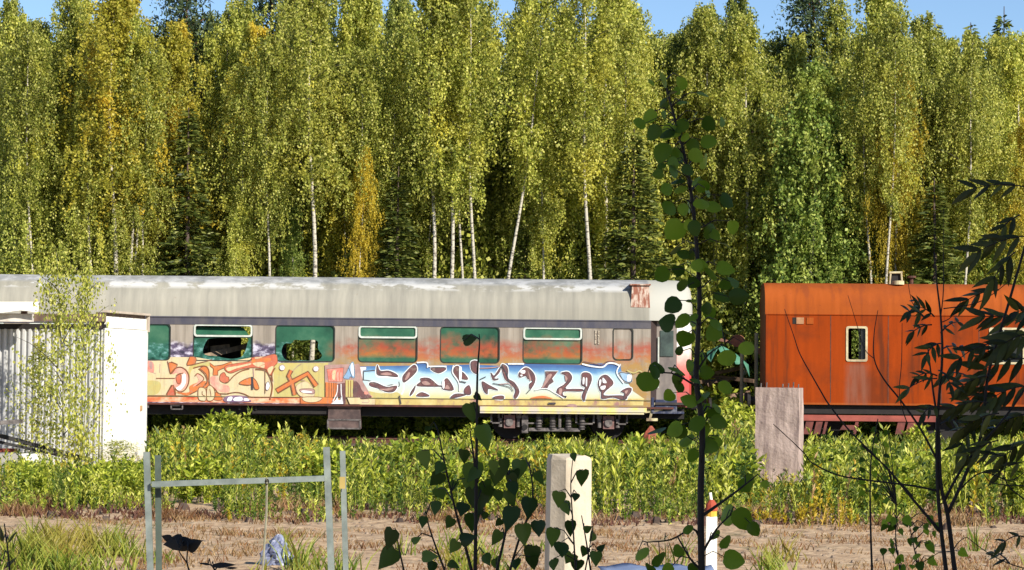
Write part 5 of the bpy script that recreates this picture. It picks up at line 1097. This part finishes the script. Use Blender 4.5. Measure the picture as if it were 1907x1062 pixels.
# ================================================================= NEAR SAPLINGS in the shade
MASPL = leafmat('sapling_leaves', [(58, 84, 20), (96, 126, 28), (126, 158, 36), (156, 184, 52)], None, transl=.5, rough=.4)
MDROOP = leafmat('drooping_leaves', [(46, 66, 24), (74, 98, 36), (108, 132, 54)], None, transl=.4, rough=.35)
MLANC = leafmat('lance_leaves', [(44, 48, 16), (64, 68, 24), (96, 100, 42)], None, transl=.15, rough=.45)
MTWIG = M('dark_twig', (42, 34, 28), (28, 22, 20), 30); MWILT = M('wilted_leaf', (44, 38, 32), (24, 20, 18), 20)
def leafshape(kind):
    if kind == 'round': return [(0, -.04), (.28, 0), (.47, .2), (.5, .45), (.38, .74), (.14, .95), (0, 1.02), (-.14, .95), (-.38, .74), (-.5, .45), (-.47, .2), (-.28, 0)]
    if kind == 'heart': return [(0, .04), (.2, -.03), (.42, .08), (.46, .3), (.36, .58), (.17, .85), (0, 1.1), (-.17, .85), (-.36, .58), (-.46, .3), (-.42, .08), (-.2, -.03)]
    return [(0, 0), (.08, .12), (.13, .35), (.115, .6), (.06, .85), (0, 1.05), (-.06, .85), (-.115, .6), (-.13, .35), (-.08, .12)]
def bigleaf(mb, pos, down, nrm, size, kind, fold=.18, curl=.15, sc=(1, 1)):
    """one leaf blade hanging from pos along 'down', folded along the midrib"""
    down = Vector(down).normalized(); nrm = Vector(nrm); nrm = (nrm - down * nrm.dot(down)).normalized(); sd = down.cross(nrm); sh_ = leafshape(kind)
    vs = []
    for x_, y_ in sh_: vs.append(pos + sd * x_ * size * sc[0] + down * y_ * size * sc[1] + nrm * (-abs(x_) * fold * size - curl * size * y_ * y_))
    n_ = len(sh_); ti = n_ // 2; c = [pos + down * .5 * size * sc[1] - nrm * curl * size * .25]
    o = len(mb.v); mb.v += [tuple(v) for v in vs + c]
    for i in range(n_): mb.f.append((o + i, o + (i + 1) % n_, o + n_)); mb.mi.append(0)
def stempath(pts, d): return [W(x_, y_, d + dd) for x_, y_, dd in pts]
def toground(pts):
    a, b_ = pts[-2], pts[-1]; dd = (b_ - a).normalized(); dd.x *= .4; dd.y *= .3
    if dd.z > -.2: dd = Vector((0, 0, -1))
    return pts + [b_ + dd * (b_.z / -dd.z)]
def sapling(name, label, cat, d, stems, leaves, kind, lmat, spx, group=None, smat=None, extra=None):
    e = empty(name, (W(stems[0][0][-1][0], 1000, d).x, d, 0), label, cat, group); sm = MB(); sb = []
    for pts, r0, r1, gnd in stems:
        p3 = []; P2 = smooth([(a, b_) for a, b_ in pts], False, 4)
        for a in P2: p3.append(W(a.x, a.y, d))
        n0 = len(p3)
        if gnd: p3 = toground(p3)
        n_ = len(p3); sm.tube(p3, [r1 + (r0 - r1) * k / (n_ - 1) for k in range(n_)], 7); sb += [(p, i) for i, p in enumerate(p3[:n0])]
    lm_ = MB(); rg = random.Random(len(leaves) + int(d * 10))
    leaves = list(leaves)
    if extra:
        for k in range(extra[0]):
            p_ = rg.choice([q_ for q_ in smooth(stems[0][0], False, 4) if extra[1] < q_.y < extra[2]]); leaves.append((p_.x + rg.gauss(0, extra[3]), p_.y + rg.uniform(-20, 20), rg.uniform(11, 19)))
    for lf in leaves:
        x_, y_, s_ = lf[:3]; ang = lf[3] if len(lf) > 3 else None
        dz = rg.uniform(-.12, .12); c = W(x_, y_, d + dz); size = 1.8 * s_ / F * d
        near = min(sb, key=lambda q_: (q_[0] - c).length + max(0, (q_[0].z - c.z)) * .3)[0]
        out = (c - near); out = out.normalized() if out.length > .01 else Vector((1, 0, 0))
        if ang is None: dn_ = (out * .6 + Vector((rg.uniform(-.4, .4), rg.uniform(-.6, .6), -.75 if kind != 'round' else rg.uniform(-.9, .1)))).normalized()
        else: dn_ = (rt * math.cos(math.radians(ang)) + up * math.sin(math.radians(ang)) + Vector((0, rg.uniform(-.25, .25), 0))).normalized()
        nr = Vector((rg.uniform(-.6, .6), -1, rg.uniform(-.2, .6)))
        pb_ = c - dn_ * size * .5
        bigleaf(lm_, pb_, dn_, nr, size, kind, rg.uniform(.05, .3), rg.uniform(-.1, .3), (rg.uniform(.8, 1.05), 1.))
        mid = (near + pb_) / 2 + Vector((0, 0, .012)); sm.tube([near, mid, pb_], [.0016, .0011, .0009], 4, cap=False)
    sm.build('stem', smat or MTWIG, e, smooth=True); lm_.build('foliage', lmat, e, smooth=True); return e
A_stem = [(1236, 140), (1248, 190), (1258, 225), (1275, 290), (1290, 380), (1299, 480), (1303, 560), (1299, 650), (1297, 710), (1308, 800), (1305, 930), (1307, 1062)]
AL = [(1237, 148, 17), (1213, 153, 9), (1262, 170, 9), (1300, 208, 17), (1322, 232, 19), (1346, 228, 12), (1218, 247, 16), (1190, 229, 15), (1232, 283, 22), (1263, 292, 18), (1232, 308, 12), (1291, 272, 15), (1320, 262, 17), (1313, 303, 18), (1275, 255, 12), (1297, 335, 14), (1262, 335, 16), (1318, 355, 18), (1247, 387, 19), (1284, 386, 15), (1330, 385, 16), (1255, 430, 23), (1292, 425, 16), (1328, 435, 22), (1350, 455, 20), (1365, 425, 15), (1258, 465, 15), (1272, 472, 13), (1232, 512, 20), (1262, 508, 17), (1292, 525, 16), (1326, 508, 20), (1352, 500, 20), (1368, 525, 18), (1376, 552, 21), (1345, 552, 18), (1318, 575, 14),
      (1253, 568, 18), (1240, 600, 21), (1270, 596, 18), (1275, 633, 20), (1292, 592, 10), (1335, 606, 17), (1358, 622, 16), (1322, 585, 14), (1205, 712, 24), (1224, 682, 18), (1262, 688, 19), (1285, 682, 14), (1318, 694, 15), (1354, 667, 20), (1352, 722, 18), (1262, 722, 16), (1245, 738, 14), (1283, 745, 18), (1310, 742, 20), (1330, 772, 15), (1338, 785, 18), (1224, 808, 23), (1255, 800, 18), (1276, 818, 18), (1322, 830, 20), (1340, 826, 22), (1292, 790, 16),
      (1392, 903, 24), (1350, 960, 24), (1384, 968, 24), (1405, 985, 15), (1335, 1000, 14), (1352, 1012, 20), (1368, 1042, 22), (1195, 1030, 19), (1228, 1045, 19), (1262, 1028, 17), (1210, 1062, 16), (1245, 1062, 16), (1280, 985, 13), (1290, 1062, 15), (1425, 903, 9), (1240, 1000, 10)]
sapling('aspen_sapling', 'tall dark aspen sapling with round leaves crossing in front of the coach end', 'sapling', 4.9,
        [(A_stem, .0078, .0018, True), ([(1400, 893), (1372, 915), (1335, 942), (1306, 962)], .004, .0015, False), ([(1205, 1010), (1250, 1005), (1290, 985), (1306, 1010)], .003, .0012, False), ([(1262, 1000), (1285, 1040), (1306, 1062)], .003, .0015, False), ([(1365, 955), (1335, 985), (1308, 1030)], .003, .0012, False),
         ([(1205, 700), (1250, 695), (1297, 720)], .0025, .001, False), ([(1350, 640), (1320, 660), (1299, 690)], .0025, .001, False)], AL, 'round', MASPL, 1, extra=(56, 150, 850, 32))
C_ = [(878, 768, 20, -80), (790, 856, 20, -75), (905, 812, 26, -70), (862, 850, 15, -95), (813, 893, 17), (882, 885, 27, -90), (940, 868, 16, -80), (968, 873, 20, -95), (924, 888, 18, -100), (820, 922, 18), (845, 905, 12), (890, 930, 28, -85), (925, 925, 18), (952, 928, 18), (862, 945, 16), (1005, 890, 15, -60), (950, 965, 25, -100), (985, 945, 22), (880, 972, 20, -90), (835, 975, 17), (925, 1002, 17, -120), (975, 995, 22, -85), (990, 1035, 22, -95), (725, 1003, 22, -110), (722, 1040, 26, -130), (870, 1003, 16, 20), (845, 1018, 15), (800, 1036, 16, 0), (788, 970, 13), (775, 1005, 10, 30), (805, 1055, 14), (905, 1040, 15), (925, 1050, 16), (845, 1052, 13), (960, 1050, 14), (875, 632, 15, 15), (798, 800, 10), (890, 740, 10), (868, 905, 17), (900, 960, 15), (810, 945, 14), (955, 895, 15)]
sapling('aspen_sapling', 'leafy dark sapling with heart shaped drooping leaves in the middle foreground', 'sapling', 4.6,
        [([(892, 622), (893, 640), (889, 700), (888, 800), (887, 900), (885, 1062)], .004, .0009, True), ([(815, 800), (832, 880), (848, 950), (862, 1000), (878, 1062)], .0035, .0012, True), ([(943, 860), (947, 930), (944, 980), (925, 1062)], .003, .0012, True), ([(985, 860), (992, 930), (965, 1010), (950, 1062)], .003, .0012, True), ([(736, 985), (745, 1030), (752, 1062)], .0022, .001, True), ([(793, 960), (805, 1000), (828, 1062)], .0025, .001, True), ([(875, 800), (882, 850), (888, 900)], .003, .001, False)], C_, 'heart', MDROOP, 1, extra=(14, 850, 1050, 48))
D_ = [(1085, 890, 18, -92), (1040, 930, 17, -95), (1054, 946, 15, -70), (1072, 925, 9), (1063, 984, 17, -88), (1030, 1000, 20, -95), (1047, 1022, 18), (1060, 1040, 18), (1088, 1028, 13), (1102, 1000, 13), (1110, 1040, 15), (1075, 1055, 16), (1095, 985, 9, 30), (1068, 850, 9), (1120, 1020, 10, 40), (1030, 1050, 14)]
sapling('aspen_sapling', 'small leafy sapling with pointed dark leaves in front of the concrete post', 'sapling', 5.2,
        [([(1068, 845), (1063, 900), (1066, 960), (1072, 1062)], .0022, .0008, True), ([(1083, 960), (1092, 1010), (1100, 1062)], .0025, .001, True), ([(1105, 975), (1098, 1020), (1090, 1062)], .002, .001, True)], D_, 'heart', MDROOP, 1)
sapling('seedling', 'small dark seedling with upright leaves at the bottom left corner', 'seedling', 4.2,
        [([(8, 975), (14, 1020), (18, 1062)], .002, .001, True)], [(3, 995, 16, 100), (22, 1000, 14, 60), (20, 1048, 15, 45), (-5, 1040, 12, 150)], 'lance', MLANC, 1)
sapling('wilted_plant', 'wilted black leaves curled on a thin stem inside the metal frame', 'wilted plant', 4.8,
        [([(350, 1020), (348, 1045), (352, 1062)], .002, .0012, True), ([(332, 1015), (335, 1030), (348, 1048)], .0015, .001, False)], [(322, 1010, 20, 190), (336, 1018, 16, 200), (362, 1014, 17, 25), (347, 1008, 15, 0), (310, 1002, 10, 160)], 'heart', MWILT, 1)
sapling('wilted_plant', 'flattened black wilted leaf at the bottom edge right of the curled one', 'wilted plant', 4.8,
        [([(372, 1050), (392, 1052), (400, 1062)], .002, .001, True)], [(415, 1052, 24, 5), (382, 1050, 12, 170), (432, 1058, 12, 0)], 'lance', MWILT, 1)

# lance-leaved shrub at the right
def pinnate(lm_, sm, a, b_, d, nl, size, rg, droop=.5):
    """compound leaf: rachis from a to b (pixels), leaflets both sides"""
    A, B = W(a[0], a[1], d), W(b_[0], b_[1], d + rg.uniform(-.1, .1)); C = (A + B) / 2 + Vector((0, 0, (A - B).length * .15))
    pts = [(1 - t) ** 2 * A + 2 * t * (1 - t) * C + t * t * B for t in np.linspace(0, 1, 7)]; sm.tube(pts, [.0022 - .0002 * k for k in range(7)], 4, cap=False)
    L = size / F * d
    for k in range(nl):
        t = .22 + .7 * k / max(1, nl - 1); p = (1 - t) ** 2 * A + 2 * t * (1 - t) * C + t * t * B; tn = (B - A).normalized()
        for s_ in (-1, 1):
            sd = tn.cross(Vector((0, -1, .25))).normalized() * s_
            dn_ = (tn * 1.0 + sd * .6 + Vector((0, rg.uniform(-.45, .45), -droop * rg.uniform(.2, 1.)))).normalized()
            bigleaf(lm_, p, dn_, Vector((rg.uniform(-.5, .5), -1, rg.uniform(0, .9))), L * rg.uniform(.75, 1.15), 'lance', .25, .25)
    bigleaf(lm_, B, ((B - C).normalized() + Vector((0, 0, -.3))), Vector((rg.uniform(-.4, .4), -1, .4)), L * 1.1, 'lance', .2, .25)
d = 5.6; e = empty('rowan_shrub', (W(1765, 1062, d).x, d, 0), 'dark shrub with long narrow leaves at the right edge in front of the wagon', 'shrub'); sm = MB(); lm_ = MB(); rg = random.Random(12)
def stem(pts, r0, r1, gnd=False, dd=d):
    p3 = [W(a.x, a.y, dd) for a in smooth(pts, False, 4)]
    if gnd: p3 = toground(p3)
    n_ = len(p3); sm.tube(p3, [(r1 + (r0 - r1) * k / (n_ - 1)) * .75 for k in range(n_)], 7)
stem([(1740, 470), (1745, 530), (1752, 590), (1755, 660), (1749, 740), (1745, 800), (1746, 900), (1752, 980), (1762, 1062)], .0075, .002, True)
stem([(1757, 470), (1757, 540), (1752, 590)], .002, .0015); stem([(1742, 400), (1740, 470)], .001, .0008); stem([(1758, 390), (1757, 470)], .001, .0008)
stem([(1727, 640), (1738, 730), (1748, 800), (1752, 900), (1765, 960), (1778, 1062)], .0085, .002, True)
stem([(1920, 420), (1880, 560), (1840, 700), (1830, 800), (1800, 880), (1766, 955)], .006, .004); stem([(1925, 700), (1870, 780), (1800, 860), (1760, 930)], .005, .003)
stem([(1605, 830), (1650, 870), (1700, 930), (1755, 995)], .0055, .002); stem([(1440, 790), (1475, 822), (1500, 847), (1512, 862), (1560, 885), (1620, 895), (1700, 905), (1748, 915)], .0035, .0012)
stem([(1461, 576), (1478, 625), (1490, 660), (1515, 705), (1539, 747)], .0026, .001); stem([(1539, 747), (1580, 800), (1640, 860), (1700, 925)], .003, .0026)
stem([(1635, 578), (1628, 620), (1628, 668), (1645, 705), (1679, 748), (1715, 800), (1747, 860)], .0042, .001); stem([(1680, 602), (1679, 675), (1675, 738), (1690, 790)], .0018, .001); stem([(1579, 550), (1595, 602), (1610, 650), (1628, 668)], .0014, .0008)
stem([(1691, 525), (1698, 562), (1712, 580)], .0014, .0008); stem([(1790, 560), (1772, 590), (1755, 600)], .0018, .001); stem([(1907, 500), (1830, 560), (1757, 575)], .002, .001)
stem([(1635, 780), (1622, 860), (1621, 960), (1624, 1062)], .004, .0015, True); stem([(1662, 870), (1668, 950), (1672, 990)], .0016, .001)
stem([(1907, 880), (1880, 895), (1830, 880), (1790, 910), (1766, 950)], .003, .0015); stem([(1890, 820), (1870, 890), (1907, 930)], .0025, .0015); stem([(1830, 880), (1850, 900), (1907, 905)], .002, .0014)
stem([(1800, 1000), (1840, 1030), (1880, 1050), (1920, 1062)], .002, .0012); stem([(1800, 1000), (1785, 1010), (1772, 1030)], .002, .0012)
for a, b_, nl, sz in (((1915, 350), (1812, 352), 4, 52), ((1900, 400), (1852, 440), 3, 50), ((1920, 440), (1820, 470), 4, 55), ((1860, 540), (1800, 560), 3, 50), ((1900, 640), (1830, 660), 4, 52), ((1850, 640), (1785, 670), 3, 48), ((1850, 700), (1790, 720), 4, 48), ((1840, 750), (1775, 760), 4, 45), ((1815, 790), (1790, 830), 3, 42), ((1870, 850), (1820, 850), 3, 42),
                     ((1740, 590), (1712, 572), 3, 34), ((1735, 605), (1700, 618), 3, 36), ((1712, 580), (1705, 560), 2, 34), ((1720, 590), (1692, 580), 2, 36), ((1752, 620), (1785, 600), 3, 38), ((1752, 640), (1725, 660), 3, 38), ((1755, 650), (1790, 650), 3, 40), ((1745, 700), (1710, 700), 3, 34), ((1745, 705), (1690, 725), 2, 36), ((1748, 690), (1770, 715), 3, 36), ((1748, 760), (1720, 770), 3, 36), ((1752, 790), (1790, 790), 3, 40), ((1907, 1000), (1870, 1010), 2, 40), ((1880, 1050), (1850, 1030), 3, 38), ((1925, 620), (1870, 640), 4, 62), ((1925, 670), (1830, 690), 4, 60), ((1900, 600), (1830, 590), 4, 58), ((1925, 720), (1850, 740), 4, 62), ((1870, 720), (1800, 745), 4, 56), ((1920, 770), (1850, 800), 4, 62), ((1860, 770), (1790, 800), 4, 56), ((1800, 700), (1760, 700), 3, 48), ((1925, 820), (1870, 850), 3, 56), ((1860, 820), (1800, 850), 3, 48), ((1890, 470), (1850, 520), 3, 58), ((1925, 590), (1895, 580), 3, 50), ((1907, 860), (1860, 880), 2, 36)):
    pinnate(lm_, sm, a, b_, d + rg.uniform(-.15, .15), nl, sz * .85, rg, .25)
sm.build('stem', MTWIG, e, smooth=True); lm_.build('foliage', MLANC, e)
sapling('bush_willow', 'low leafy willow shoots with small oval leaves at the bottom right', 'shrub', 5.8,
        [([(1690, 960), (1700, 1010), (1712, 1062)], .002, .001, True), ([(1645, 1040), (1650, 1062)], .0015, .001, True), ([(1670, 940), (1668, 1000), (1676, 1062)], .002, .001, True)],
        [(rg2.uniform(1640, 1745), rg2.uniform(960, 1066), rg2.uniform(7, 12)) for rg2 in [random.Random(4)] for _ in range(34)] + [(1628 + 26 * math.sin(k * 2.1), 800 + k * 7, 8) for k in range(20)] + [(1795, 1030, 11), (1660, 985, 10)], 'heart', MASPL, 1)
